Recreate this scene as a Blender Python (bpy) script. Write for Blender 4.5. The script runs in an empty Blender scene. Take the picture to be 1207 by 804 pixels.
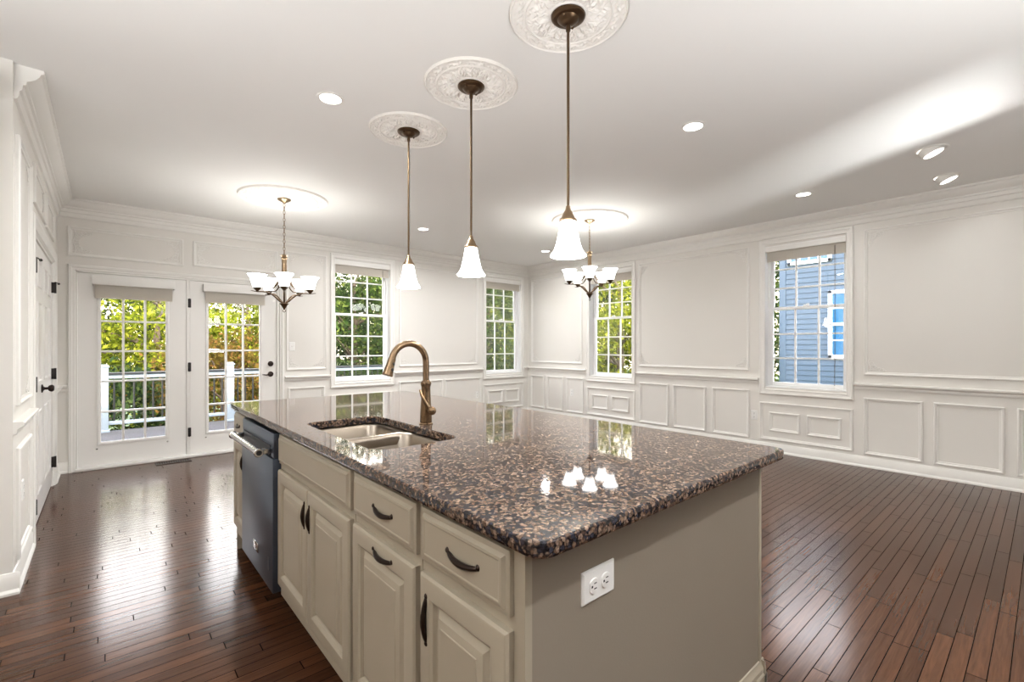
import bpy, bmesh, math, random
import numpy as np
from mathutils import Vector, Matrix
random.seed(7)
PI = math.pi
R = math.radians
scene = bpy.context.scene
COL = scene.collection

# ------------------------------------------------------------------ camera
H = 2.74                      # ceiling height
CAM = (-6.014, -6.445, 1.2745)
cam_data = bpy.data.cameras.new('camera')
cam = bpy.data.objects.new('camera', cam_data)
COL.objects.link(cam)
cam.location = CAM
cam.rotation_euler = (R(90), 0, -R(41.05))
cam_data.sensor_width = 36
cam_data.lens = 550.6 / 1207 * 36
cam_data.shift_y = 5.4 / 1207
cam_data.clip_start = 0.02
scene.camera = cam

# ------------------------------------------------------------------ view, world, sun, large lights
scene.view_settings.view_transform = 'Standard'
scene.view_settings.look = 'None'
scene.view_settings.exposure = 0.0
scene.view_settings.gamma = 1.0
scene.view_settings.use_curve_mapping = False

world = bpy.data.worlds.new('sky')
scene.world = world
world.use_nodes = True
wn = world.node_tree
sky = wn.nodes.new('ShaderNodeTexSky')
sky.sky_type = 'NISHITA'
sky.sun_disc = False
sky.sun_elevation = R(48)
sky.sun_rotation = R(180)
sky.air_density = 1.0
sky.dust_density = 2.5
hz = wn.nodes.new('ShaderNodeMix')          # thin bright haze over the clear sky
hz.data_type = 'RGBA'
tcw = wn.nodes.new('ShaderNodeTexCoord')
spw = wn.nodes.new('ShaderNodeSeparateXYZ')
wn.links.new(tcw.outputs['Generated'], spw.inputs[0])
mrw = wn.nodes.new('ShaderNodeMapRange')     # haze thins out towards the zenith
mrw.inputs['From Min'].default_value = 0.15
mrw.inputs['From Max'].default_value = 0.75
mrw.inputs['To Min'].default_value = 0.92
mrw.inputs['To Max'].default_value = 0.25
wn.links.new(spw.outputs[2], mrw.inputs['Value'])
wn.links.new(mrw.outputs['Result'], hz.inputs['Factor'])
hz.inputs['B'].default_value = (2.6, 2.14, 1.66, 1)
wn.links.new(sky.outputs[0], hz.inputs['A'])
# added brighter sky band above the trees, to strengthen window reflections on the floor
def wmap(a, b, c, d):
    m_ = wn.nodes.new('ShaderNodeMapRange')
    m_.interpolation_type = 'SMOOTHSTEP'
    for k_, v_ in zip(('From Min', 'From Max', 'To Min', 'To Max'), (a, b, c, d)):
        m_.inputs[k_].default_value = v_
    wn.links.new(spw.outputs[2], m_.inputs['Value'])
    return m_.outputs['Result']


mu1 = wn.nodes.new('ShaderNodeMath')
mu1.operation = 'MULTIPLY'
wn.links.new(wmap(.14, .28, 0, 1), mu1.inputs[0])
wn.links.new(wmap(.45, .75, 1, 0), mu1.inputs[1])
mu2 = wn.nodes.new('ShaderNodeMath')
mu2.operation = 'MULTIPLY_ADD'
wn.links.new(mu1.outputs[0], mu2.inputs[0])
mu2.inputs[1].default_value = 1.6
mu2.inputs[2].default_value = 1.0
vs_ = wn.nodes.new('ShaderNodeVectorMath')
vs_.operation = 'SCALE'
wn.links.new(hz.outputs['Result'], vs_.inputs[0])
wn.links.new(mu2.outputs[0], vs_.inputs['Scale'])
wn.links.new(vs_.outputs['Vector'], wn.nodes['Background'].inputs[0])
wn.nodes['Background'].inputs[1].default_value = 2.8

sd = bpy.data.lights.new('sun', 'SUN')
sd.energy = 6.0
sd.angle = R(0.6)
sd.color = (1.0, 0.93, 0.80)
sun = bpy.data.objects.new('sun', sd)
COL.objects.link(sun)
sun.rotation_euler = Vector((-0.03, 0.74, -0.67)).to_track_quat('-Z', 'Y').to_euler()


def area(name, loc, sx, sy, power, color=(.97, .985, 1.0), direction=(0, 0, -1), spread=180):
    d = bpy.data.lights.new(name, 'AREA')
    d.shape = 'RECTANGLE'
    d.size = sx
    d.size_y = sy
    d.energy = power
    d.color = color
    d.spread = R(spread)
    o = bpy.data.objects.new(name, d)
    COL.objects.link(o)
    o.location = loc
    o.rotation_euler = Vector(direction).to_track_quat('-Z', 'Y').to_euler()
    return o


# added fill light over the kitchen, out of view behind the camera
area('overhead_fill', (-7.4, -7.6, 2.70), 1.2, 0.6, 8)
# added unseen uplights that fill the ceiling; the last one makes its bright band
area('ceiling_fill', (-7.7, -5.6, 1.45), 1.0, 2.6, 112, direction=(.15, .05, 1))
area('bounce_fill', (-4.2, -7.4, 1.15), 0.9, 0.9, 66, direction=(0, .1, 1))
area('ceiling_fill', (-5.8, -9.6, 2.2), 3.0, 0.5, 70, direction=(0, .5, 1), spread=120)
area('ceiling_band_light', (-3.14, -8.9, 1.72), 0.08, 0.08, 20, direction=(.41, .81, .40), spread=32)

LAMP = dict(recess=18.0, pendant=10.0, chand=7.0)


# ------------------------------------------------------------------ materials
def lin(c):
    c = c / 255.0
    return c / 12.92 if c <= 0.04045 else ((c + 0.055) / 1.055) ** 2.4


def srgb(r, g, b):
    return (lin(r), lin(g), lin(b), 1.0)


def mat(name, col, rough=0.5, metal=0.0, spec=0.5, noise=0.0, nscale=20.0, bump=0.0, bscale=200.0):
    m = bpy.data.materials.new(name)
    m.use_nodes = True
    nt = m.node_tree
    p = nt.nodes['Principled BSDF']
    p.inputs['Base Color'].default_value = col
    p.inputs['Roughness'].default_value = rough
    p.inputs['Metallic'].default_value = metal
    p.inputs['Specular IOR Level'].default_value = spec
    tc = nt.nodes.new('ShaderNodeTexCoord')
    if noise:
        n = nt.nodes.new('ShaderNodeTexNoise')
        n.inputs['Scale'].default_value = nscale
        n.inputs['Detail'].default_value = 4
        nt.links.new(tc.outputs['Object'], n.inputs['Vector'])
        mx = nt.nodes.new('ShaderNodeMix')
        mx.data_type = 'RGBA'
        mx.inputs['A'].default_value = col
        mx.inputs['B'].default_value = (col[0] * (1 - noise), col[1] * (1 - noise), col[2] * (1 - noise), 1)
        nt.links.new(n.outputs['Fac'], mx.inputs['Factor'])
        nt.links.new(mx.outputs['Result'], p.inputs['Base Color'])
    if bump:
        n2 = nt.nodes.new('ShaderNodeTexNoise')
        n2.inputs['Scale'].default_value = bscale
        nt.links.new(tc.outputs['Object'], n2.inputs['Vector'])
        b = nt.nodes.new('ShaderNodeBump')
        b.inputs['Strength'].default_value = bump
        b.inputs['Distance'].default_value = 0.002
        nt.links.new(n2.outputs['Fac'], b.inputs['Height'])
        nt.links.new(b.outputs['Normal'], p.inputs['Normal'])
    return m


def emit(name, col, strength):
    m = bpy.data.materials.new(name)
    m.use_nodes = True
    p = m.node_tree.nodes['Principled BSDF']
    p.inputs['Base Color'].default_value = (0.9, 0.9, 0.88, 1)
    p.inputs['Emission Color'].default_value = col
    p.inputs['Emission Strength'].default_value = strength
    p.inputs['Roughness'].default_value = 0.35
    return m


M = {}
M['wall'] = mat('wall_paint', srgb(229, 226, 220), 0.6, noise=0.02, nscale=3, bump=0.08, bscale=300)
M['beige'] = mat('kitchen_wall_paint', srgb(222, 210, 194), 0.7, bump=0.08, bscale=300)
M['dark_unseen_wall'] = mat('dark_unseen_wall_paint', srgb(120, 108, 96), 0.5, noise=0.1, nscale=5)  # unseen front wall darkened so less light bounces onto the island end
M['ceiling'] = mat('ceiling_paint', srgb(237, 236, 233), 0.85, noise=0.015, nscale=2)
M['trim'] = mat('trim_paint', srgb(236, 234, 229), 0.38, noise=0.015, nscale=4)
M['door'] = mat('door_paint', srgb(240, 238, 234), 0.35, noise=0.015, nscale=4)
M['vinyl'] = mat('window_vinyl', srgb(245, 245, 244), 0.35, noise=0.01, nscale=5)
M['plaster'] = mat('medallion_plaster', srgb(242, 239, 233), 0.75, bump=0.1, bscale=150)
M['cream'] = mat('cabinet_cream_paint', srgb(171, 161, 143), 0.42, noise=0.05, nscale=14)
M['panel'] = mat('island_panel_paint', srgb(142, 132, 119), 0.55, noise=0.03, nscale=6, bump=0.15, bscale=160)
M['bronze'] = mat('oil_rubbed_bronze', srgb(58, 47, 42), 0.38, 0.8, noise=0.3, nscale=60)
M['black'] = mat('blackened_hinge_metal', srgb(52, 48, 46), 0.45, 0.6, noise=0.1)
M['fixture'] = mat('antique_bronze', srgb(96, 76, 56), 0.36, 0.85, noise=0.25, nscale=40)
M['brass'] = mat('antique_nickel_bronze', srgb(146, 124, 98), 0.30, 0.9, noise=0.2, nscale=40)
M['faucet'] = mat('champagne_bronze', srgb(146, 122, 96), 0.26, 0.95, noise=0.2, nscale=30)
M['rubber'] = mat('black_rubber', srgb(40, 38, 36), 0.5, noise=0.05)
M['steel'] = mat('stainless_steel', srgb(158, 148, 136), 0.30, 1.0, noise=0.06, nscale=30)
M['dw'] = mat('slate_stainless', srgb(98, 108, 124), 0.34, 0.85, noise=0.05, nscale=8)
M['dwdark'] = mat('dark_console', srgb(60, 62, 66), 0.4, 0.3, noise=0.05)
M['chrome'] = mat('polished_chrome', srgb(214, 214, 214), 0.15, 1.0, noise=0.03)
M['plastic'] = mat('white_plastic', srgb(240, 239, 236), 0.35, noise=0.01)
M['slot'] = mat('slot_black', srgb(30, 28, 27), 0.6, noise=0.05)
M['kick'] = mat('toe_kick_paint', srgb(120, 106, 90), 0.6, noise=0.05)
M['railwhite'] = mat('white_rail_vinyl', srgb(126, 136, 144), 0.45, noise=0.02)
M['baluster'] = mat('black_baluster', srgb(14, 15, 16), 0.5, 0.0, noise=0.05)
M['bark'] = mat('bark', srgb(84, 68, 54), 0.9, noise=0.5, nscale=12)
M['lawn'] = mat('lawn', srgb(82, 104, 58), 0.95, noise=0.4, nscale=3)
M['siding'] = mat('blue_lap_siding', srgb(52, 68, 83), 0.6, noise=0.03, nscale=5)
M['housetrim'] = mat('house_trim_white', srgb(238, 244, 250), 0.5, noise=0.02)
M['roof'] = mat('roof_shingle', srgb(92, 90, 92), 0.9, noise=0.3, nscale=30)
M['shade_glow'] = emit('lit_frosted_glass', (1.0, 0.96, 0.90, 1), 14)
M['bowl_glow'] = emit('lit_bowl_glass', (1.0, 0.99, 0.97, 1), 9)
M['lens_glow'] = emit('recessed_lens', (1.0, 0.96, 0.9, 1), 9.0)
M['bulb'] = emit('bulb_glass', (1.0, 0.9, 0.75, 1), 8.0)


def glass_mat():
    m = bpy.data.materials.new('clear_pane_glass')
    m.use_nodes = True
    nt = m.node_tree
    nt.nodes.remove(nt.nodes['Principled BSDF'])
    out = nt.nodes['Material Output']
    t = nt.nodes.new('ShaderNodeBsdfTransparent')
    t.inputs[0].default_value = (0.96, 0.98, 0.97, 1)
    g = nt.nodes.new('ShaderNodeBsdfGlossy')
    g.inputs['Roughness'].default_value = 0.0
    f = nt.nodes.new('ShaderNodeFresnel')
    f.inputs[0].default_value = 1.45
    mx = nt.nodes.new('ShaderNodeMixShader')
    nt.links.new(f.outputs[0], mx.inputs[0])
    nt.links.new(t.outputs[0], mx.inputs[1])
    nt.links.new(g.outputs[0], mx.inputs[2])
    nt.links.new(mx.outputs[0], out.inputs[0])
    return m


def house_glass():
    m = mat('house_window_glass', srgb(30, 84, 120), 0.08, spec=0.8, noise=0.3, nscale=2)
    return m


def cloth_mat():
    m = bpy.data.materials.new('woven_shade_cloth')
    m.use_nodes = True
    nt = m.node_tree
    nt.nodes.remove(nt.nodes['Principled BSDF'])
    out = nt.nodes['Material Output']
    tc = nt.nodes.new('ShaderNodeTexCoord')
    w = nt.nodes.new('ShaderNodeTexWave')
    w.bands_direction = 'Z'
    w.inputs['Scale'].default_value = 40
    w.inputs['Distortion'].default_value = 2.0
    w.inputs['Detail'].default_value = 3
    nt.links.new(tc.outputs['Object'], w.inputs['Vector'])
    r = nt.nodes.new('ShaderNodeValToRGB')
    r.color_ramp.elements[0].color = srgb(218, 210, 198)
    r.color_ramp.elements[1].color = srgb(240, 236, 228)
    nt.links.new(w.outputs['Fac'], r.inputs[0])
    d = nt.nodes.new('ShaderNodeBsdfDiffuse')
    t = nt.nodes.new('ShaderNodeBsdfTranslucent')
    nt.links.new(r.outputs[0], d.inputs[0])
    nt.links.new(r.outputs[0], t.inputs[0])
    mx = nt.nodes.new('ShaderNodeMixShader')
    mx.inputs[0].default_value = 0.45
    nt.links.new(d.outputs[0], mx.inputs[1])
    nt.links.new(t.outputs[0], mx.inputs[2])
    nt.links.new(mx.outputs[0], out.inputs[0])
    return m


def leaf_mat(name, c1, c2, c3, tr=0.45):
    m = bpy.data.materials.new(name)
    m.use_nodes = True
    nt = m.node_tree
    nt.nodes.remove(nt.nodes['Principled BSDF'])
    out = nt.nodes['Material Output']
    g = nt.nodes.new('ShaderNodeNewGeometry')
    r = nt.nodes.new('ShaderNodeValToRGB')
    r.color_ramp.elements[0].color = c1
    r.color_ramp.elements[1].color = c3
    e = r.color_ramp.elements.new(0.55)
    e.color = c2
    nt.links.new(g.outputs['Random Per Island'], r.inputs[0])
    d = nt.nodes.new('ShaderNodeBsdfDiffuse')
    t = nt.nodes.new('ShaderNodeBsdfTranslucent')
    nt.links.new(r.outputs[0], d.inputs[0])
    nt.links.new(r.outputs[0], t.inputs[0])
    mx = nt.nodes.new('ShaderNodeMixShader')
    mx.inputs[0].default_value = tr
    nt.links.new(d.outputs[0], mx.inputs[1])
    nt.links.new(t.outputs[0], mx.inputs[2])
    nt.links.new(mx.outputs[0], out.inputs[0])
    return m


class NT:
    """small helper for math node chains"""
    def __init__(s, m):
        s.nt = m.node_tree

    def n(s, t, **kw):
        nd = s.nt.nodes.new(t)
        for k, v in kw.items():
            setattr(nd, k, v)
        return nd

    def l(s, a, b):
        s.nt.links.new(a, b)

    def math(s, op, a, b=None):
        nd = s.n('ShaderNodeMath', operation=op)
        for i, v in enumerate((a, b)):
            if v is None:
                continue
            if isinstance(v, (int, float)):
                nd.inputs[i].default_value = v
            else:
                s.l(v, nd.inputs[i])
        return nd.outputs[0]


def wood_floor():
    m = bpy.data.materials.new('dark_oak_strip_floor')
    m.use_nodes = True
    k = NT(m)
    p = m.node_tree.nodes['Principled BSDF']
    tc = k.n('ShaderNodeTexCoord')
    sep = k.n('ShaderNodeSeparateXYZ')
    k.l(tc.outputs['Object'], sep.inputs[0])
    x, y = sep.outputs[0], sep.outputs[1]
    W = 0.0572
    yr = k.math('DIVIDE', y, W)
    row = k.math('FLOOR', yr)
    fy = k.math('FRACT', yr)
    wn1 = k.n('ShaderNodeTexWhiteNoise', noise_dimensions='1D')
    k.l(row, wn1.inputs['W'])
    off = k.math('MULTIPLY', wn1.outputs['Value'], 7.3)
    xl = k.math('ADD', k.math('DIVIDE', x, 0.82), off)
    col = k.math('FLOOR', xl)
    fx = k.math('FRACT', xl)
    cmb = k.n('ShaderNodeCombineXYZ')
    k.l(row, cmb.inputs[0])
    k.l(col, cmb.inputs[1])
    wn2 = k.n('ShaderNodeTexWhiteNoise', noise_dimensions='2D')
    k.l(cmb.outputs[0], wn2.inputs['Vector'])
    rnd = wn2.outputs['Value']
    # grain stretched along the plank
    gv = k.n('ShaderNodeCombineXYZ')
    k.l(k.math('ADD', k.math('MULTIPLY', x, 2.2), k.math('MULTIPLY', rnd, 40.0)), gv.inputs[0])
    k.l(k.math('MULTIPLY', y, 42.0), gv.inputs[1])
    k.l(k.math('MULTIPLY', rnd, 9.0), gv.inputs[2])
    gn = k.n('ShaderNodeTexNoise')
    gn.inputs['Scale'].default_value = 1.6
    gn.inputs['Detail'].default_value = 6
    gn.inputs['Roughness'].default_value = 0.62
    gn.inputs['Distortion'].default_value = 0.8
    k.l(gv.outputs[0], gn.inputs['Vector'])
    ramp = k.n('ShaderNodeValToRGB')
    ramp.color_ramp.elements[0].color = srgb(48, 29, 18)
    ramp.color_ramp.elements[1].color = srgb(102, 66, 43)
    e = ramp.color_ramp.elements.new(0.5)
    e.color = srgb(76, 48, 32)
    mixv = k.math('ADD', k.math('MULTIPLY', rnd, 0.45), k.math('MULTIPLY', k.math('SUBTRACT', gn.outputs['Fac'], 0.26), 0.9))
    k.l(mixv, ramp.inputs[0])
    # seams
    s1 = k.math('LESS_THAN', fy, 0.055)
    s2 = k.math('LESS_THAN', fx, 0.005)
    seam = k.math('MAXIMUM', s1, s2)
    mx = k.n('ShaderNodeMix', data_type='RGBA')
    k.l(seam, mx.inputs['Factor'])
    k.l(ramp.outputs[0], mx.inputs['A'])
    mx.inputs['B'].default_value = srgb(14, 9, 7)
    k.l(mx.outputs['Result'], p.inputs['Base Color'])
    p.inputs['Roughness'].default_value = 0.27
    k.l(k.math('MULTIPLY', k.math('SUBTRACT', 1.0, seam), 0.25), p.inputs['Specular IOR Level'])
    rr = k.math('ADD', 0.135, k.math('MULTIPLY', gn.outputs['Fac'], 0.10))
    k.l(rr, p.inputs['Roughness'])
    p.inputs['Specular IOR Level'].default_value = 0.5
    p.inputs['Specular Tint'].default_value = (1.0, 0.78, 0.60, 1)
    p.inputs['Coat Weight'].default_value = 0.0
    p.inputs['Coat Roughness'].default_value = 0.15
    p.inputs['Coat IOR'].default_value = 1.55
    hb = k.math('SUBTRACT', k.math('ADD', k.math('MULTIPLY', gn.outputs['Fac'], 0.25), k.math('MULTIPLY', rnd, 0.25)), seam)
    b = k.n('ShaderNodeBump')
    b.inputs['Strength'].default_value = 0.2
    b.inputs['Distance'].default_value = 0.0010
    k.l(hb, b.inputs['Height'])
    k.l(b.outputs['Normal'], p.inputs['Normal'])
    return m


def granite():
    m = bpy.data.materials.new('brown_granite')
    m.use_nodes = True
    k = NT(m)
    p = m.node_tree.nodes['Principled BSDF']
    tc = k.n('ShaderNodeTexCoord')
    nz = k.n('ShaderNodeTexNoise')
    nz.inputs['Scale'].default_value = 55
    nz.inputs['Detail'].default_value = 3
    k.l(tc.outputs['Object'], nz.inputs['Vector'])
    mv = k.n('ShaderNodeMix', data_type='RGBA')
    mv.inputs['Factor'].default_value = 0.016
    k.l(tc.outputs['Object'], mv.inputs['A'])
    k.l(nz.outputs['Color'], mv.inputs['B'])
    vo = k.n('ShaderNodeTexVoronoi', feature='F1')
    vo.inputs['Scale'].default_value = 105
    k.l(mv.outputs['Result'], vo.inputs['Vector'])
    sc = k.n('ShaderNodeSeparateColor')
    k.l(vo.outputs['Color'], sc.inputs[0])
    r1 = k.n('ShaderNodeValToRGB')
    cr = r1.color_ramp
    cr.elements[0].color = srgb(52, 52, 60)
    cr.elements[0].position = 0.0
    cr.elements[1].color = srgb(174, 150, 130)
    cr.elements[1].position = 1.0
    for pos, c in ((0.22, (62, 66, 80)), (0.32, (104, 82, 68)), (0.55, (140, 116, 98)), (0.75, (158, 136, 120))):
        e = cr.elements.new(pos)
        e.color = srgb(*c)
    k.l(sc.outputs[0], r1.inputs[0])
    # dark rims between the ovoids
    r2 = k.n('ShaderNodeValToRGB')
    r2.color_ramp.elements[0].position = 0.46
    r2.color_ramp.elements[0].color = (0, 0, 0, 1)
    r2.color_ramp.elements[1].position = 0.74
    r2.color_ramp.elements[1].color = (1, 1, 1, 1)
    k.l(vo.outputs['Distance'], r2.inputs[0])
    mx = k.n('ShaderNodeMix', data_type='RGBA')
    k.l(r2.outputs[0], mx.inputs['Factor'])
    k.l(r1.outputs[0], mx.inputs['A'])
    mx.inputs['B'].default_value = srgb(40, 37, 40)
    # fine speckle
    v2 = k.n('ShaderNodeTexVoronoi', feature='F1')
    v2.inputs['Scale'].default_value = 230
    k.l(tc.outputs['Object'], v2.inputs['Vector'])
    s2 = k.n('ShaderNodeSeparateColor')
    k.l(v2.outputs['Color'], s2.inputs[0])
    mul = k.n('ShaderNodeMix', data_type='RGBA', blend_type='MULTIPLY')
    mul.inputs['Factor'].default_value = 1.0
    k.l(mx.outputs['Result'], mul.inputs['A'])
    r3 = k.n('ShaderNodeValToRGB')
    r3.color_ramp.elements[0].color = (0.26, 0.26, 0.28, 1)
    r3.color_ramp.elements[1].color = (1.0, 0.96, 0.92, 1)
    k.l(s2.outputs[1], r3.inputs[0])
    k.l(r3.outputs[0], mul.inputs['B'])
    k.l(mul.outputs['Result'], p.inputs['Base Color'])
    p.inputs['Roughness'].default_value = 0.045
    p.inputs['Specular IOR Level'].default_value = 0.40
    p.inputs['IOR'].default_value = 1.5
    return m


def deck_boards():
    m = bpy.data.materials.new('grey_deck_boards')
    m.use_nodes = True
    k = NT(m)
    p = m.node_tree.nodes['Principled BSDF']
    tc = k.n('ShaderNodeTexCoord')
    sep = k.n('ShaderNodeSeparateXYZ')
    k.l(tc.outputs['Object'], sep.inputs[0])
    f = k.math('FRACT', k.math('DIVIDE', sep.outputs[1], 0.14))
    seam = k.math('LESS_THAN', f, 0.05)
    n = k.n('ShaderNodeTexNoise')
    n.inputs['Scale'].default_value = 6
    k.l(tc.outputs['Object'], n.inputs['Vector'])
    r = k.n('ShaderNodeValToRGB')
    r.color_ramp.elements[0].color = srgb(44, 40, 38)
    r.color_ramp.elements[1].color = srgb(66, 61, 58)
    k.l(n.outputs['Fac'], r.inputs[0])
    mx = k.n('ShaderNodeMix', data_type='RGBA')
    k.l(seam, mx.inputs['Factor'])
    k.l(r.outputs[0], mx.inputs['A'])
    mx.inputs['B'].default_value = srgb(50, 48, 48)
    k.l(mx.outputs['Result'], p.inputs['Base Color'])
    p.inputs['Roughness'].default_value = 0.8
    return m


M['glass'] = glass_mat()
M['hglass'] = house_glass()
M['cloth'] = cloth_mat()
M['floor'] = wood_floor()
M['granite'] = granite()
M['deck'] = deck_boards()
M['leaf_yellow'] = leaf_mat('yellow_green_leaves', srgb(54, 64, 18), srgb(102, 110, 28), srgb(138, 136, 44))
M['leaf_green'] = leaf_mat('mid_green_leaves', srgb(26, 40, 20), srgb(50, 68, 28), srgb(90, 98, 44))
M['leaf_dark'] = leaf_mat('dark_green_leaves', srgb(20, 30, 19), srgb(38, 52, 28), srgb(68, 78, 42))
M['leaf_rust'] = leaf_mat('rusty_leaves', srgb(56, 48, 22), srgb(94, 80, 34), srgb(104, 72, 40))

# ------------------------------------------------------------------ geometry helpers
BASE = {}


class G:
    def __init__(s):
        s.bm = bmesh.new()

    def v(s, *p):
        return s.bm.verts.new(p)

    def f(s, vs):
        try:
            return s.bm.faces.new(vs)
        except ValueError:
            return None

    def box(s, x0, x1, y0, y1, z0, z1, bev=0.0, seg=2):
        t = bmesh.new()
        bmesh.ops.create_cube(t, size=1.0)
        for v in t.verts:
            v.co = Vector(((x0 + x1) / 2 + v.co.x * abs(x1 - x0), (y0 + y1) / 2 + v.co.y * abs(y1 - y0), (z0 + z1) / 2 + v.co.z * abs(z1 - z0)))
        if bev:
            bmesh.ops.bevel(t, geom=list(t.edges), offset=bev, segments=seg, profile=0.5, affect='EDGES')
        s.join(t)
        return s

    def join(s, t):
        me = bpy.data.meshes.new('tmp')
        t.to_mesh(me)
        t.free()
        s.bm.from_mesh(me)
        bpy.data.meshes.remove(me)

    def rings(s, rings, close=True, cap0=False, cap1=False, wrap=False):
        vs = [[s.v(*p) for p in r] for r in rings]
        n = len(vs[0])
        pairs = list(zip(vs[:-1], vs[1:]))
        if wrap:
            pairs.append((vs[-1], vs[0]))
        for a, b in pairs:
            for i in range(n if close else n - 1):
                j = (i + 1) % n
                s.f([a[i], a[j], b[j], b[i]])
        if cap0:
            s.f(list(reversed(vs[0])))
        if cap1:
            s.f(vs[-1])
        return s

    def lathe(s, prof, c=(0, 0, 0), n=32, axis='z', cap0=True, cap1=True):
        rs = []
        for r, h in prof:
            ring = []
            for i in range(n):
                a = 2 * PI * i / n
                u, w = max(r, 1e-5) * math.cos(a), max(r, 1e-5) * math.sin(a)
                if axis == 'z':
                    ring.append((c[0] + u, c[1] + w, c[2] + h))
                elif axis == 'x':
                    ring.append((c[0] + h, c[1] + u, c[2] + w))
                else:
                    ring.append((c[0] + u, c[1] + h, c[2] + w))
            rs.append(ring)
        return s.rings(rs, cap0=cap0, cap1=cap1)

    def tube(s, pts, rad, n=10, cap=True, closed=False, flat=None):
        pts = [Vector(p) for p in pts]
        m = len(pts)
        if not isinstance(rad, (list, tuple)):
            rad = [rad] * m
        rs = []
        up = None
        for i, p in enumerate(pts):
            if closed:
                t = (pts[(i + 1) % m] - pts[i - 1]).normalized()
            else:
                t = (pts[min(i + 1, m - 1)] - pts[max(i - 1, 0)]).normalized()
            if up is None:
                ref = Vector((0, 0, 1)) if abs(t.z) < 0.9 else Vector((1, 0, 0))
                up = (ref - t * ref.dot(t)).normalized()
            else:
                up = (up - t * up.dot(t))
                up = up.normalized() if up.length > 1e-6 else t.orthogonal().normalized()
            sd_ = t.cross(up)
            ring = []
            for k in range(n):
                a = 2 * PI * k / n
                q = p + up * (math.cos(a) * rad[i]) + sd_ * (math.sin(a) * rad[i])
                ring.append(tuple(q))
            rs.append(ring)
        return s.rings(rs, cap0=cap and not closed, cap1=cap and not closed, wrap=closed)

    def frame(s, u0, u1, v0, v1, prof, mp, fill=False):
        """nested rectangular loops (inset, height) mapped onto a surface"""
        rs = []
        for ins, h in prof:
            rs.append([mp(u0 + ins, v0 + ins, h), mp(u1 - ins, v0 + ins, h), mp(u1 - ins, v1 - ins, h), mp(u0 + ins, v1 - ins, h)])
        return s.rings(rs, cap1=fill)

    def strip(s, u0, u1, prof, mp):
        """profile (h, z) extruded along u, with end caps"""
        rs = [[mp(u, z, h) for h, z in prof] for u in (u0, u1)]
        return s.rings(rs, cap0=True, cap1=True)

    def ball(s, c, r, sx=1, sy=1, sz=1, n=14):
        t = bmesh.new()
        bmesh.ops.create_uvsphere(t, u_segments=n, v_segments=max(6, n // 2 + 1), radius=r)
        for v in t.verts:
            v.co = Vector((c[0] + v.co.x * sx, c[1] + v.co.y * sy, c[2] + v.co.z * sz))
        s.join(t)
        return s

    def build(s, name, m, parent=None, smooth=True, ang=35, label=None, mtx=None):
        bm = s.bm
        if mtx is not None:
            bm.transform(mtx)
        if parent is not None and parent.name in BASE:
            b = BASE[parent.name]
            bmesh.ops.translate(bm, verts=bm.verts, vec=-b)
        bmesh.ops.recalc_face_normals(bm, faces=bm.faces)
        me = bpy.data.meshes.new(name)
        bm.to_mesh(me)
        bm.free()
        me.materials.append(M[m] if isinstance(m, str) else m)
        if smooth:
            me.polygons.foreach_set('use_smooth', [True] * len(me.polygons))
            me.set_sharp_from_angle(angle=R(ang))
        o = bpy.data.objects.new(name, me)
        COL.objects.link(o)
        if parent is not None:
            o.parent = parent
            if parent.name in BASE:
                BASE[o.name] = BASE[parent.name]
        if label:
            o['label'] = label
        return o


def thing(name, label, cat, loc=(0, 0, 0), group=None):
    o = bpy.data.objects.new(name, None)
    o.empty_display_size = 0.1
    COL.objects.link(o)
    o.location = loc
    BASE[o.name] = Vector(loc)
    o['label'] = label
    o['category'] = cat
    if group:
        o['group'] = group
    return o


def tag(o, label, cat, group=None):
    o['label'] = label
    o['category'] = cat
    if group:
        o['group'] = group
    return o


def struct(o, label=None, cat='trim'):
    o['kind'] = 'structure'
    if label:
        o['label'] = label
        o['category'] = cat
    return o


def tree_copy(o, parent=None):
    c = o.copy()
    COL.objects.link(c)
    c.parent = parent
    for ch in list(o.children):
        tree_copy(ch, c)
    return c


TRIM_N = [0]


def trim_name():
    TRIM_N[0] += 1
    return 'trim_%d' % TRIM_N[0]


# maps of wall-plane coordinates (u along the wall, v height, h out of the wall into the room)
XL = -6.372                                   # left wall plane
mA = lambda u, v, h: (u, -h, v)               # back wall, y = 0
mB = lambda u, v, h: (-h, u, v)               # right wall, x = 0
mL = lambda u, v, h: (XL + h, u, v)           # left wall
YK = -2.95                                    # kitchen stub wall plane, faces the camera


def wall_with_holes(name, u0, u1, v0, v1, holes, thick, mp, m='wall', mback=None):
    us = sorted(set([u0, u1] + [h[0] for h in holes] + [h[1] for h in holes]))
    vs = sorted(set([v0, v1] + [h[2] for h in holes] + [h[3] for h in holes]))

    def solid(i, j):
        if i < 0 or j < 0 or i >= len(us) - 1 or j >= len(vs) - 1:
            return False
        cu, cv = (us[i] + us[i + 1]) / 2, (vs[j] + vs[j + 1]) / 2
        return not any(h[0] < cu < h[1] and h[2] < cv < h[3] for h in holes)
    g = G()
    vc = {}

    def V(i, j, d):
        k = (i, j, d)
        if k not in vc:
            vc[k] = g.v(*mp(us[i], vs[j], -thick * d))
        return vc[k]
    for i in range(len(us) - 1):
        for j in range(len(vs) - 1):
            if not solid(i, j):
                continue
            for d in (0, 1):
                g.f([V(i, j, d), V(i + 1, j, d), V(i + 1, j + 1, d), V(i, j + 1, d)])
            for (di, dj, a, b) in ((-1, 0, (i, j), (i, j + 1)), (1, 0, (i + 1, j), (i + 1, j + 1)), (0, -1, (i, j), (i + 1, j)), (0, 1, (i, j + 1), (i + 1, j + 1))):
                if not solid(i + di, j + dj):
                    g.f([V(*a, 0), V(*b, 0), V(*b, 1), V(*a, 1)])
    return struct(g.build(name, m, smooth=False))


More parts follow.
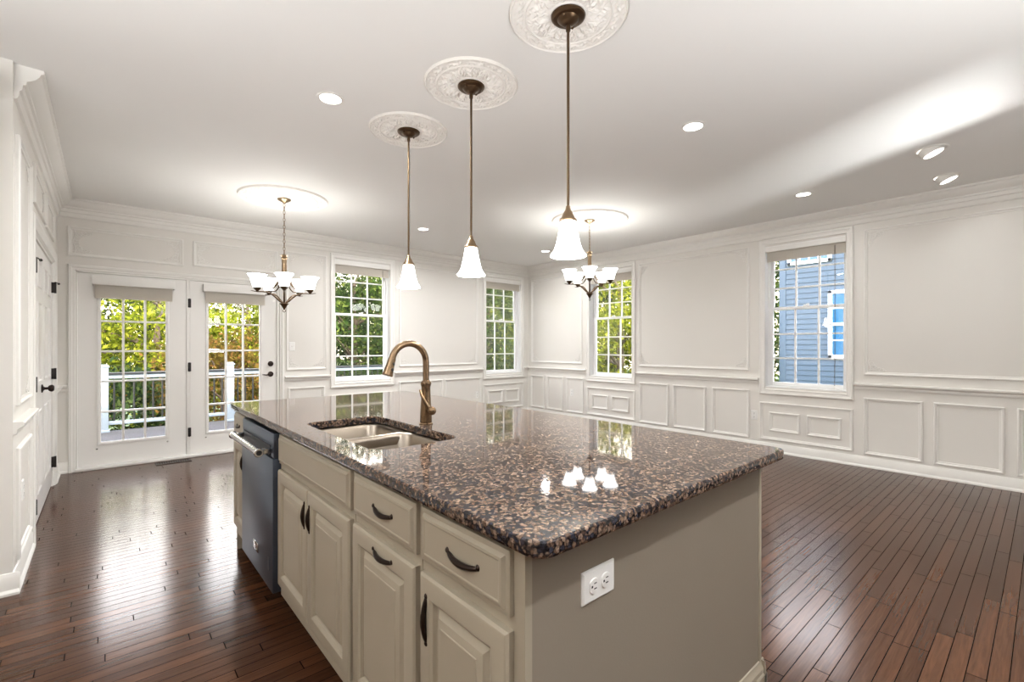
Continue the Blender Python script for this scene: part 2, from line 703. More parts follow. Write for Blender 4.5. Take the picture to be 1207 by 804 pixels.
# ------------------------------------------------------------------ room shell
YB = -10.6
XK = -9.4
g = G().box(XK - .1, .15, YB - .1, .15, -.06, 0)
struct(g.build('floor', 'floor', smooth=False))
g = G().box(XK - .1, .2, YB - .1, .2, H, H + .3)
struct(g.build('ceiling', 'ceiling', smooth=False))

W1, W2, W3, W4 = -3.222, -.596, -1.895, -4.608      # window centres along their walls
OW = .425                                          # half opening width
ZS, ZT = .775, 2.46                                # opening sill and head
wall_with_holes('wall_back', XL - .12, 0.18, 0, H, [(W1 - OW, W1 + OW, ZS, ZT), (W2 - OW, W2 + OW, ZS, ZT), (-6.235, -4.35, -.01, 2.035)], .18, mA)
wall_with_holes('wall_right', YB, 0, 0, H, [(W3 - OW, W3 + OW, ZS, ZT), (W4 - OW, W4 + OW, ZS, ZT)], .18, mB)
DL0, DL1 = -2.13, -.50                              # closet door opening on the left wall
wall_with_holes('wall_left', YK, 0, 0, H, [(DL0, DL1, -.01, 2.035)], .12, mL)
struct(G().box(XK, XL - .12, YK, YK + .12, 0, H).build('wall_kitchen', 'beige', smooth=False))
struct(G().box(XK - .12, XK, YB, YK + .12, 0, H).build('wall_kitchen_side', 'beige', smooth=False))
struct(G().box(XK - .12, .18, YB - .12, YB, 0, H).build('wall_front', 'dark_unseen_wall', smooth=False))
g = G().box(-2.687, 0, -8.1, -8.0, 0, H)  # added unseen wall and header that cut the edges of the ceiling light band
g.box(-5.2, -2.687, -8.1, -8.0, 2.06, H)
struct(g.build('wall_band_cutter', 'wall', smooth=False))
struct(G().box(XL - 1.0, XL - .9, YK + .12, .1, 0, H).build('wall_closet', 'wall', smooth=False))

# crown moulding swept around the room
cp = [(.112, H), (.112, 2.722), (.100, 2.716), (.094, 2.700), (.080, 2.682), (.062, 2.668), (.048, 2.660), (.046, 2.645), (.034, 2.640), (.030, 2.610), (.020, 2.602), (.018, 2.575), (.012, 2.562), (0.0, 2.556), (0, H)]


def sweep(path, prof):
    g = G()
    rs = []
    for (x, y, dx, dy) in path:
        rs.append([(x + dx * h, y + dy * h, z) for h, z in prof])
    g.rings(rs, cap0=True, cap1=True)
    return g


struct(sweep([(XL, YK + .03, 1, 0), (XL, 0, 1, -1), (0, 0, -1, -1), (0, -7.9, -1, 0)], cp).build(trim_name(), 'trim', ang=25),
       'white stepped crown moulding running around the top of the walls')

bp = [(0, 0), (.026, 0), (.026, .012), (.018, .022), (.014, .026), (.014, .088), (.009, .098), (.006, .108), (0, .110)]
bpi = list(bp)
g = G().strip(-4.28, 0, bp, mA)
g.strip(XL, -6.297, bp, mA)
struct(g.build('baseboard_back', 'trim'))
struct(G().strip(YB, 0, bp, mB).build('baseboard_right', 'trim'))
g = G().strip(YK, DL0 - .09, bp, mL)
g.strip(DL1 + .09, 0, bp, mL)
struct(g.build('baseboard_left', 'trim'))
mK = lambda u, v, h: (u, YK - h, v)
struct(G().strip(XK, XL + .026, bp, mK).build('baseboard_kitchen', 'trim'))

# chair rail
rp = [(0, .815), (.012, .815), (.016, .826), (.016, .842), (.028, .850), (.040, .858), (.042, .872), (.036, .878), (0, .880)]
for a, b, mp, lab in ((-4.275, W1 - .472, mA, 'white chair rail between the glass doors and the nearest window'),
                      (W1 + .475, W2 - .482, mA, 'white chair rail between the two back wall windows'),
                      (W2 + .482, -.002, mA, 'short white chair rail in the far corner'),
                      (W3 + .482, -.04, mB, 'white chair rail from the far corner to the right wall window'),
                      (W4 + .482, W3 - .485, mB, 'white chair rail between the two right wall windows'),
                      (-7.95, W4 - .48, mB, 'white chair rail right of the window with the blue house'),
                      (YK, DL0 - .095, mL, 'white chair rail left of the closet doors'),
                      (DL1 + .095, -.002, mL, 'short white chair rail right of the closet doors'),
                      (XL, -6.298, mA, 'tiny chair rail piece left of the glass doors')):
    struct(G().strip(min(a, b), max(a, b), rp, mp).build(trim_name(), 'trim', ang=25), lab)

# ------------------------------------------------------------------ applied wall panels
fp = [(0, 0), (0, .012), (.004, .017), (.012, .019), (.018, .015), (.022, .010), (.032, .008), (.034, 0)]


def curl(cx, cy, r0, turns, a0, sgn, n=16):
    pts = []
    for i in range(n):
        t = i / (n - 1)
        a = a0 + sgn * turns * 2 * PI * t
        r = r0 * (1 - .78 * t)
        pts.append((cx + r * math.cos(a), cy + r * math.sin(a)))
    return pts


def ornament(mp, cu, cv, su, sv, k=1.0):
    g = G()
    lines = []
    # long leaf stems along both sides and curls filling the corner
    for flip in (0, 1):
        L = []
        L.append(([(t * .15, .012 + .010 * math.sin(t * PI * 2.2)) for t in [i / 12 for i in range(13)]], .0045))
        L.append((curl(.045, .042, .026, 1.2, -PI / 2, 1), .0042))
        L.append((curl(.088, .032, .019, 1.1, -PI / 2, 1), .0038))
        L.append((curl(.122, .026, .012, 1.0, -PI / 2, 1), .0032))
        L.append(([(.02 + .07 * t, .07 - .035 * t + .012 * math.sin(t * PI)) for t in [i / 8 for i in range(9)]], .0036))
        for pts, r in L:
            lines.append(([(b, a) if flip else (a, b) for a, b in pts], r))
    for pts, r in lines:
        g.tube([mp(cu + su * a * k, cv + sv * b * k, .003) for a, b in pts], [r * k * (1 - .55 * i / len(pts)) for i in range(len(pts))], n=6)
    return g


def panel(mp, u0, u1, v0, v1, label, orn=False, k=1.0, inner=()):
    u0, u1 = min(u0, u1), max(u0, u1)
    g = G().frame(u0, u1, v0, v1, fp, mp)
    for a, b, c, d in inner:
        g.frame(min(a, b), max(a, b), c, d, fp, mp)
    o = struct(g.build(trim_name(), 'trim', ang=25), label)
    if orn:
        i = .038
        for cu, su in ((u0 + i, 1), (u1 - i, -1)):
            for cv, sv in ((v0 + i, 1), (v1 - i, -1)):
                ornament(mp, cu, cv, su, sv, k).build('corner_ornament', 'trim', o)
    return o


panel(mA, -6.298, -5.346, 2.175, 2.475, 'long low wall panel with corner scrolls above the left glass door', True)
panel(mA, -5.253, -4.36, 2.185, 2.475, 'long low wall panel with corner scrolls above the right glass door', True)
panel(mA, -4.26, -3.745, .955, 2.49, 'narrow tall wall panel with the light switch', True, .9)
panel(mA, -2.665, -1.185, .955, 2.49, 'large wall panel behind the faucet between the back windows', True)
panel(mB, -.10, -1.33, .965, 2.49, 'large wall panel beside the far corner on the right wall', True)
panel(mB, -2.425, -4.015, .965, 2.49, 'large wall panel between the two right wall windows', True)
panel(mB, -5.17, -7.6, .965, 2.49, 'widest wall panel right of the blue house window', True)
for a, b, mp, lab in ((-4.235, -3.77, mA, 'wainscot panel below the light switch'),
                      (-2.67, -1.90, mA, 'wainscot panel behind the faucet body'),
                      (-1.85, -1.11, mA, 'wainscot panel left of the far back window'),
                      (-.085, -.435, mB, 'wainscot panel nearest the far corner'),
                      (-.51, -.90, mB, 'second wainscot panel from the far corner'),
                      (-.975, -1.36, mB, 'third wainscot panel from the far corner'),
                      (-2.44, -2.915, mB, 'left of three wainscot panels between the right windows'),
                      (-2.99, -3.46, mB, 'middle of three wainscot panels between the right windows'),
                      (-3.545, -4.015, mB, 'right of three wainscot panels between the right windows'),
                      (-5.17, -5.64, mB, 'first wainscot panel right of the blue house window'),
                      (-5.72, -6.19, mB, 'second wainscot panel right of the blue house window'),
                      (-6.265, -6.73, mB, 'wainscot panel cut by the right picture edge'),
                      (-6.81, -7.28, mB, 'wainscot panel outside the frame'),
                      (YK + .10, DL0 - .16, mL, 'narrow wainscot panel left of the closet doors')):
    panel(mp, a, b, .135, .728, lab)
panel(mL, YK + .10, DL0 - .16, .955, 2.40, 'narrow tall wall panel left of the closet doors', True, .8)
panel(mL, DL0 + .03, -1.36, 2.21, 2.47, 'low wall panel above the left closet door', True, .7)
panel(mL, -1.27, DL1 - .03, 2.21, 2.47, 'low wall panel above the right closet door', True, .7)


def under(mp, c, hw, lab):
    panel(mp, c - hw, c + hw, .145, .595, lab, inner=((c - hw + .105, c - .035, .252, .482), (c + .035, c + hw - .105, .252, .482)))


under(mA, W1, .46, 'double wainscot panel under the near back window')
under(mA, W2, .47, 'double wainscot panel under the far back window')
under(mB, W3, .465, 'double wainscot panel under the far right window')
under(mB, W4, .470, 'double wainscot panel under the blue house window')


# ------------------------------------------------------------------ double hung windows (built once, copied)
def make_window(name):
    mp = lambda u, v, h: (u, -h, v)
    g = G()
    # picture-frame casing
    cs = [(0, 0), (0, .016), (.006, .024), (.020, .024), (.026, .018), (.046, .014), (.058, .018), (.066, .012), (.068, 0)]
    g.frame(-.475, .475, .69, 2.545, [(a, h) for a, h in cs], mp)
    # jamb extensions lining the opening
    o = struct(g.build(name, 'trim', ang=25))
    g = G()
    t = .012
    for a, b, c, d in ((-OW, -OW + t, ZS, ZT), (OW - t, OW, ZS, ZT), (-OW, OW, ZS, ZS + t), (-OW, OW, ZT - t, ZT)):
        g.box(a, b, -.002, .17, c, d)
    # vinyl tracks and exterior stops
    for s in (-1, 1):
        g.box(s * (OW - .030), s * (OW - t), .095, .17, ZS + t, ZT - t)
    g.box(-OW + t, OW - t, .15, .175, ZS + t, ZS + .034)
    g.build('jamb_liner', 'vinyl', o, smooth=False)

    def sash(nm, z0, z1, y0, y1, bottom, topr):
        s0 = .030
        w = OW - s0
        st = .038
        gg = G()
        gg.box(-w, -w + st, y0, y1, z0, z1, .003)
        gg.box(w - st, w, y0, y1, z0, z1, .003)
        gg.box(-w + st, w - st, y0, y1, z0, z0 + bottom, .003)
        gg.box(-w + st, w - st, y0, y1, z1 - topr, z1, .003)
        oo = gg.build(nm, 'vinyl', o)
        gw = w - st
        gg = G()
        ym = (y0 + y1) / 2
        zz0, zz1 = z0 + bottom, z1 - topr
        for i in (1, 2):
            xx = -gw + 2 * gw * i / 3
            gg.box(xx - .0095, xx + .0095, ym - .010, ym + .010, zz0, zz1, .002)
            zz = zz0 + (zz1 - zz0) * i / 3
            gg.box(-gw, gw, ym - .0085, ym + .0085, zz - .0095, zz + .0095, .002)
        gg.build('muntin_grid', 'vinyl', oo)
        G().box(-gw, gw, ym - .002, ym + .002, zz0, zz1).build('pane', 'glass', oo, smooth=False)
        return oo
    lo = sash('lower_sash', ZS + t, 1.735, .100, .130, .050, .036)
    sash('upper_sash', 1.70, ZT - t, .133, .160, .036, .034)
    gg = G()
    gg.box(-.03, .03, .085, .105, 1.735, 1.750, .003)
    gg.tube([(0, .09, 1.752), (.035, .082, 1.756)], [.006, .004], 8)
    gg.build('sash_lock', 'vinyl', lo)
    return o


w1 = make_window('window_1')
wins = [(w1, 'window_1', (W1, 0, 0), 0, 'white double hung window nearest the glass doors, leaves outside')]
for nm, loc, rz, lab in (('window_2', (W2, 0, 0), 0, 'white double hung window beside the far corner'),
                         ('window_3', (0, W3, 0), -PI / 2, 'white double hung window behind the far chandelier on the right wall'),
                         ('window_4', (0, W4, 0), -PI / 2, 'white double hung window looking at the blue sided house')):
    c = tree_copy(w1)
    c.name = nm
    wins.append((c, nm, loc, rz, lab))
for o, nm, loc, rz, lab in wins:
    o.location = loc
    o.rotation_euler = (0, 0, rz)
    o['label'] = lab
    o['category'] = 'window'
    o['kind'] = 'structure'


# woven shades pulled to the window heads
def make_shade(w, ztop, val, drop, label, cord=0.0, ydepth=.0, loc=(0, 0, 0), rz=0.0, group='woven shades with white valances', door=False):
    t = thing('window_shade', label, 'blind', (0, 0, 0), group)
    hw = w / 2
    y0 = -ydepth
    g = G()
    if door:
        g.box(-hw, hw, y0 - .012, y0, ztop - val, ztop, .003)
        for s in (-1, 1):
            g.box(s * hw - s * .012, s * hw, y0, -.002, ztop - val, ztop, .002)
        g.box(-hw, hw, y0 - .010, -.002, ztop - .012, ztop, .002)
    else:
        g.box(-hw, hw, -.004, .010, ztop - val, ztop - .002, .003)
        for s in (-1, 1):
            g.box(s * hw - s * .014, s * hw, .008, .06, ztop - val, ztop - .002, .002)
    g.build('valance', 'trim', t, ang=30)
    # folded woven cloth: several overlapping flat pleats
    g = G()
    ys = y0 + .012 if door else .022
    zb = ztop - val - drop
    hz = hw - .022
    for i in range(4):
        yy = ys + .007 * i
        z1 = ztop - .02
        z0 = zb + .012 * i
        g.box(-hz, hz, yy, yy + .003, z0, z1)
        g.tube([(-hz, yy + .0015, z0), (hz, yy + .0015, z0)], .0035, 8)
    g.build('woven_cloth', 'cloth', t)
    if cord:
        g = G()
        xx = hz - .10
        yy = ys - .006
        g.tube([(xx, yy, ztop - val - .02), (xx + .002, yy, zb - cord * .5), (xx, yy, zb - cord)], .0016, 6)
        g.tube([(xx + .008, yy, ztop - val - .02), (xx + .008, yy, zb - cord * .6), (xx + .002, yy, zb - cord)], .0016, 6)
        g.build('pull_cord', 'fixture', t)
        G().lathe([(.001, .0), (.006, -.006), (.007, -.03), (.003, -.036)], (xx, yy, zb - cord), 12).build('cord_tassel', 'trim', t)
    t.location = loc
    t.rotation_euler = (0, 0, rz)
    return t


SH = 2.525
for c, mloc, rz, lab, cd in ((W1, (W1, 0, 0), 0, 'woven shade at the top of the back window nearest the glass doors', .4),
                             (W2, (W2, 0, 0), 0, 'woven shade at the top of the window beside the far corner', 0),
                             (W3, (0, W3, 0), -PI / 2, 'woven shade at the top of the window behind the far chandelier', 0),
                             (W4, (0, W4, 0), -PI / 2, 'woven shade with long cord above the blue house view', 1.45)):
    make_shade(.838, ZT - .003, .06, .115, lab, cd, 0, mloc, rz)

# ------------------------------------------------------------------ glass patio doors
cs = [(0, 0), (0, .016), (.008, .026), (.026, .026), (.034, .018), (.052, .014), (.058, 0)]
g = G()
# three sided casing plus frame and sill
for (a, b, zt) in ((-6.297, -4.285, 2.093),):
    lo = [[mA(a + i, 0, h), mA(a + i, zt - i, h), mA(b - i, zt - i, h), mA(b - i, 0, h)] for i, h in cs]
    g.rings(lo, close=False)
pf = struct(g.build(trim_name(), 'trim', ang=25), 'white casing around the pair of glass doors')
g = G()
g.box(-6.245, -6.226, -.004, .15, 0, 2.035)
g.box(-4.366, -4.345, -.004, .15, 0, 2.035)
g.box(-6.245, -4.345, -.004, .15, 2.022, 2.045)
g.box(-5.318, -5.283, .008, .15, .03, 2.03, .003)
g.box(-6.245, -4.345, -.045, .16, 0, .030, .006)
g.build('door_frame', 'trim', pf)


def glass_door(name, x0, x1, gx0, gx1, label):
    y0, y1 = .012, .055
    z0, z1 = .036, 2.018
    gz0, gz1 = .268, 1.845
    g = G()
    g.box(x0, gx0, y0, y1, z0, z1)
    g.box(gx1, x1, y0, y1, z0, z1)
    g.box(gx0, gx1, y0, y1, z0, gz0)
    g.box(gx0, gx1, y0, y1, gz1, z1)
    o = struct(g.build(name, 'door', smooth=False), label, 'door')
    g = G()
    mp = lambda u, v, h: (u, y0 - h, v)
    g.frame(gx0 - .028, gx1 + .028, gz0 - .028, gz1 + .028, [(0, 0), (.003, .010), (.012, .013), (.024, .010), (.032, .004), (.034, -.004)], mp)
    for i in (1, 2):
        xx = gx0 + (gx1 - gx0) * i / 3
        g.box(xx - .010, xx + .010, y0 + .004, y1 - .006, gz0, gz1, .003)
    for i in (1, 2, 3, 4):
        zz = gz0 + (gz1 - gz0) * i / 5
        g.box(gx0, gx1, y0 + .006, y1 - .008, zz - .010, zz + .010, .003)
    g.build('lite_frame', 'door', o)
    G().box(gx0, gx1, .031, .035, gz0, gz1).build('pane', 'glass', o, smooth=False)
    return o


d1 = glass_door('door_1', -6.224, -5.320, -6.052, -5.502, 'fixed white glass door on the left with fifteen lites')
d2 = glass_door('door_2', -5.281, -4.368, -5.105, -4.560, 'white glass door on the right with lever and deadbolt')
for zc in (1.76, 1.03, .285):
    g = G().box(-5.302, -5.272, .000, .012, zc - .05, zc + .05, .002)
    g.tube([(-5.287, -.003, zc - .052), (-5.287, -.003, zc + .052)], .006, 10)
    g.build('hinge', 'black', d2, label='dark hinge')
for nm, zc in (('deadbolt', 1.045), ('lever_handle', .915)):
    g = G()
    g.lathe([(.033, 0), (.033, -.006), (.028, -.012), (.014, -.014), (.012, -.03), (.001, -.031)], (-4.438, .012, zc), 24, 'y')
    if nm == 'lever_handle':
        g.tube([(-4.438, -.02, zc), (-4.438, -.045, zc), (-4.455, -.052, zc - .003), (-4.50, -.052, zc - .008), (-4.545, -.050, zc - .002)], [.009, .009, .009, .007, .005], 10)
    else:
        g.box(-4.444, -4.432, -.038, -.012, zc - .018, zc + .018, .004)
    g.build(nm, 'bronze', d2, label='dark bronze ' + nm.replace('_', ' '))
g = G().box(-4.368, -4.350, .006, .013, .88, .94, .002)
g.build('strike_plate', 'bronze', d2)
for s, xx in ((-1, -6.08), (1, -5.49)):
    G().box(xx - .008, xx + .008, .004, .012, .20, .212, .002).build('hold_down_clip', 'chrome', d1)
for xx in (-5.13, -4.54):
    G().box(xx - .008, xx + .008, .004, .012, .20, .212, .002).build('hold_down_clip', 'chrome', d2)
make_shade(.69, 1.985, .085, .135, 'woven shade with white valance on the left glass door', 0, .06, (-5.772, .012, 0), 0, door=True)
make_shade(.67, 1.985, .085, .125, 'woven shade with white valance on the right glass door', 0, .06, (-4.825, .012, 0), 0, door=True)

# ------------------------------------------------------------------ closet doors on the left wall
g = G()
lo = [[mL(DL0 - .088 + i, 0, h), mL(DL0 - .088 + i, 2.123 - i, h), mL(DL1 + .088 - i, 2.123 - i, h), mL(DL1 + .088 - i, 0, h)] for i, h in [(0, 0), (0, .016), (.008, .024), (.03, .024), (.045, .016), (.078, .014), (.088, 0)]]
g.rings(lo, close=False)
cf = struct(g.build(trim_name(), 'trim', ang=25), 'white casing around the pair of closet doors')
g = G()
for a, b, c, d in ((DL0, DL0 + .02, 0, 2.035), (DL1 - .02, DL1, 0, 2.035), (DL0, DL1, 2.015, 2.035)):
    g.box(XL - .12, XL - .001, a, b, c, d)
g.build('door_frame', 'trim', cf, smooth=False)
DM = (DL0 + DL1) / 2
for nm, a, b, hy, lab in (('door_3', DL0 + .022, DM - .002, DL0 + .018, 'white panelled closet door nearest the kitchen'),
                          ('door_4', DM + .002, DL1 - .022, DL1 - .018, 'white panelled closet door nearest the glass doors')):
    g = G().box(XL - .045, XL - .010, a, b, .012, 2.012, .002)
    mp = lambda u, v, h: (XL - .010 + h, u, v)
    mid = (a + b) / 2
    for z0, z1 in ((.20, .80), (1.0, 1.60), (1.70, 1.90)):
        for u0, u1 in ((a + .10, mid - .045), (mid + .045, b - .10)):
            g.frame(u0, u1, z0, z1, [(0, 0.0005), (.004, .006), (.014, .006), (.022, .001), (.03, .001), (.055, .008), (.057, .008)], mp, fill=True)
    o = struct(g.build(nm, 'door', ang=25), lab, 'door')
    for zc in (1.80, 1.02, .22):
        g = G().box(XL - .012, XL + .012, hy - .008, hy + .008, zc - .048, zc + .048, .002)
        g.tube([(XL + .016, hy, zc - .05), (XL + .016, hy, zc + .05)], .008, 10)
        if zc > 1.5:
            g.tube([(XL + .016, hy, zc + .05), (XL + .024, hy + .03, zc + .05), (XL + .032, hy + .075, zc + .046)], .004, 8)
            g.ball((XL + .034, hy + .08, zc + .045), .010, n=10)
        g.build('hinge', 'black', o, label='dark hinge')
    if nm == 'door_3':
        g = G().lathe([(.032, 0), (.032, .006), (.016, .012), (.010, .018), (.010, .034), (.020, .040), (.027, .052), (.026, .062), (.018, .070), (.001, .072)], (XL - .010, DM - .065, .945), 20, 'x')
        g.build('door_knob', 'bronze', o, label='dark round door knob')


# ------------------------------------------------------------------ electrical plates
def duplex(name, mp, u, v, label, horizontal=False, cat='outlet', switch=False):
    t = thing(name, label, cat, mp(u, v, 0))
    hu, hv = (.058, .037) if horizontal else (.036, .058)
    G().frame(u - hu, u + hu, v - hv, v + hv, [(0, 0), (.001, .003), (.005, .006), (.006, .006)], mp, fill=True).build('cover_plate', 'plastic', t, ang=25)
    if switch:
        g = G().frame(u - .006, u + .006, v - .012, v + .012, [(0, .0055), (.001, .008), (.002, .008)], mp, fill=True)
        g.frame(u - .004, u + .004, v - .002, v + .010, [(0, .0075), (.001, .016), (.002, .016)], mp, fill=True)
        g.build('toggle', 'plastic', t)
        return t
    for s in (-1, 1):
        cu, cv = (u + s * .021, v) if horizontal else (u, v + s * .021)
        g = G()
        rs = []
        for r, h in ((.0175, .0055), (.0172, .0078), (.0165, .0085)):
            ring = []
            for i in range(24):
                a = 2 * PI * i / 24
                ca, sa = r * math.cos(a), r * math.sin(a)
                if horizontal:
                    ca = max(-.0145, min(.0145, ca))
                else:
                    sa = max(-.0145, min(.0145, sa))
                ring.append(mp(cu + ca, cv + sa, h))
            rs.append(ring)
        g.rings(rs, cap1=True)
        rc = g.build('receptacle', 'plastic', t)
        g = G()
        for du in (-.006, .006):
            a, b = (0, du) if horizontal else (du, 0)
            wu, wv = (.0045, .0012) if horizontal else (.0012, .0045)
            oo = (.003, 0) if horizontal else (0, .003)
            g.frame(cu + a + oo[0] - wu, cu + a + oo[0] + wu, cv + b + oo[1] - wv, cv + b + oo[1] + wv, [(0, .0080), (0, .0088)], mp, fill=True)
        oo = (-.008, 0) if horizontal else (0, -.008)
        g.frame(cu + oo[0] - .0025, cu + oo[0] + .0025, cv + oo[1] - .0025, cv + oo[1] + .0025, [(0, .0080), (0, .0088)], mp, fill=True)
        g.build('slot', 'slot', rc)
    return t


duplex('light_switch', mA, -4.188, 1.262, 'small white light switch on the wall right of the glass doors', cat='switch', switch=True)
duplex('wall_outlet', mB, -4.072, .423, 'white outlet on the right wall just left of the blue house window')
duplex('wall_outlet', mB, -1.10, .47, 'white outlet inside the third wainscot panel from the far corner')
duplex('wall_outlet', mA, -1.20, .43, 'white outlet just behind the island counter left of the far back window')
duplex('wall_outlet', mL, -2.60, .45, 'white outlet low on the left wall beside the closet doors')

# floor register by the glass doors
t = thing('floor_register', 'dark slotted floor register in front of the glass doors', 'vent', (-5.45, -.17, 0))
G().frame(-5.61, -5.29, -.235, -.105, [(0, 0), (.004, .006), (.018, .007), (.020, .003)], lambda u, v, h: (u, v, h)).build('rim', 'bronze', t)
g = G()
for i in range(14):
    xx = -5.585 + i * .0208
    g.box(xx, xx + .009, -.215, -.125, .001, .006)
g.build('louver', 'bronze', t, smooth=False)
G().box(-5.59, -5.31, -.215, -.125, .0005, .0015).build('duct_opening', 'slot', t, smooth=False)

# ------------------------------------------------------------------ kitchen island
IX0, IX1 = -5.390, -4.245          # cabinet faces and far side
IY0, IY1 = -5.768, -3.095          # near end and far end
CT = .915                          # counter top
CBZ = .880                         # counter underside
XF = IX0
CAB = [(-3.405, IY1), (-4.940, -4.075), (-5.372, -4.945), (IY0 + .026, -5.377)]


def pull(mp, u, v, vertical, parent, L=.071):
    """arched bronze pull; along v when vertical, else along u; h out of the door"""
    g = G()
    N = 15
    pts, rad = [], []
    for i in range(N):
        s = -1 + 2 * i / (N - 1)
        h = .006 + .023 * (1 - s * s) ** .7
        w = s * L
        dr = -.010 * (1 - s * s)
        pts.append(mp(u + (dr * .0 if vertical else w), v + (w if vertical else dr), h))
        rad.append(.0042 + .0036 * (1 - abs(s)) ** .7)
    g.tube(pts, rad, 10)
    for s in (-1, 1):
        a, b = (0, s * (L + .004)) if vertical else (s * (L + .004), 0)
        c = mp(u + a, v + b, .004)
        g.ball(c, .0100, .75, 1.0, 1.0, 12)
        a, b = (0, s * (L - .012)) if vertical else (s * (L - .012), 0)
        c = mp(u + a, v + b, .017)
        g.ball(c, .0082, 1, 1, 1, 10)
    return g.build('handle', 'bronze', parent, label='dark bronze arched pull')


mF = lambda u, v, h: (XF - h, u, v)
DOORP = [(0, 0), (0, .014), (.005, .0195), (.009, .021), (.050, .021), (.054, .0185), (.058, .016), (.061, .008), (.064, .005), (.070, .005), (.072, .006), (.084, .0155), (.100, .0195), (.102, .0215), (.104, .0215)]
DRAWP = [(0, 0), (0, .012), (.005, .0135), (.011, .0135), (.013, .016), (.018, .0205), (.024, .0215), (.027, .020), (.030, .020)]


def cabinet(y0, y1, label):
    t = thing('base_cabinet', label, 'cabinet', (XF + .3, (y0 + y1) / 2, 0), 'island cabinets')
    g = G()
    xb = XF + .60
    th = .018
    g.box(XF, xb, y0, y0 + th, .105, CBZ)
    g.box(XF, xb, y1 - th, y1, .105, CBZ)
    g.box(XF, xb, y0 + th, y1 - th, .105, .123)
    g.box(xb - .01, xb, y0 + th, y1 - th, .123, CBZ)
    # face frame
    g.box(XF, XF + .02, y0 + th, y1 - th, .123, .180)
    for a, b in ((y0 + th, y0 + th + .02), (y1 - th - .02, y1 - th)):
        g.box(XF, XF + .02, a, b, .180, .685)
        g.box(XF, XF + .02, a, b, .745, .845)
    g.box(XF, XF + .02, y0 + th, y1 - th, .685, .745)
    g.box(XF, XF + .02, y0 + th, y1 - th, .845, CBZ)
    g.build('body', 'cream', t, smooth=False)
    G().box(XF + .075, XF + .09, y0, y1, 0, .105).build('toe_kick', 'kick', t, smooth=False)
    return t


def cab_front(t, kind, y0, y1, z0, z1):
    prof = DOORP if kind == 'door' else DRAWP
    return G().frame(y0, y1, z0, z1, prof, mF, fill=True).build(kind, 'cream', t, ang=22)


ZD0, ZD1, ZW0, ZW1 = .165, .698, .728, .862
# narrow cabinet beyond the dishwasher
t = cabinet(*CAB[0], 'narrow cream island cabinet beyond the dishwasher with drawer and door')
dr = cab_front(t, 'drawer', -3.392, -3.108, ZW0, ZW1)
pull(mF, -3.25, .795, False, dr, .048)
dr = cab_front(t, 'door', -3.392, -3.108, ZD0, ZD1)
pull(mF, -3.365, .59, True, dr, .058)
# foot panel at the far end
G().box(XF, XF + .10, IY1 - .018, IY1, 0, .105).build('end_foot', 'cream', t, smooth=False)
# sink cabinet
t = cabinet(*CAB[1], 'wide cream sink cabinet with two doors below a false drawer front')
cab_front(t, 'false_front', -4.930, -4.092, ZW0, ZW1)
dr = cab_front(t, 'door', -4.509, -4.092, ZD0, ZD1)
pull(mF, -4.482, .592, True, dr, .062)
dr = cab_front(t, 'door', -4.930, -4.513, ZD0, ZD1)
pull(mF, -4.542, .592, True, dr, .062)
# pull-out cabinet
t = cabinet(*CAB[2], 'cream cabinet with horizontal pulls on both drawer and door')
dr = cab_front(t, 'drawer', -5.362, -4.960, ZW0, ZW1)
pull(mF, -5.18, .796, False, dr)
dr = cab_front(t, 'door', -5.362, -4.960, ZD0, ZD1)
pull(mF, -5.18, .668, False, dr)
# drawer and door cabinet at the near end
t = cabinet(*CAB[3], 'cream cabinet at the near island corner with vertical door pull')
dr = cab_front(t, 'drawer', -5.735, -5.392, ZW0, ZW1)
pull(mF, -5.58, .796, False, dr)
dr = cab_front(t, 'door', -5.735, -5.392, ZD0, ZD1)
pull(mF, -5.425, .590, True, dr)

# painted end panel and back of the island
t = thing('island_end_panel', 'taupe painted island end panel with white outlet facing the camera', 'panel', ((IX0 + IX1) / 2, IY0, 0))
g = G().box(IX0, IX1 - .012, IY0, IY0 + .025, .0, CBZ)
g.build('end_panel', 'panel', t, smooth=False)
g = G().box(IX1 - .018, IX1, IY0 - .004, IY0 + .03, 0, CBZ, .002)
g.build('corner_stile', 'cream', t)
G().box(IX0 - .001, IX0 + .018, IY0 - .001, IY0 + .025, .105, CBZ).build('corner_stile', 'cream', t)
g = G().box(IX1 - .03, IX1 - .004, IY0 + .03, IY1, 0, CBZ)
g.box(IX0 + .61, IX1 - .03, IY1 - .025, IY1, 0, CBZ)
g.build('back_panel', 'panel', t, smooth=False)
mE = lambda u, v, h: (u, IY0 - h, v)
ibp = [(0, 0), (.016, 0), (.016, .105), (.012, .112), (.012, .128), (.006, .140), (.004, .152), (0, .154)]
g = G().strip(IX0 + .075, IX1 + .016, ibp, mE)
mEB = lambda u, v, h: (IX1 - .004 + h, u, v)
g.strip(IY0 - .016, IY1, ibp, mEB)
g.build('base_trim', 'cream', t, ang=25)
duplex('island_outlet', mE, -5.165, .735, 'white horizontal outlet on the taupe island end panel', True)

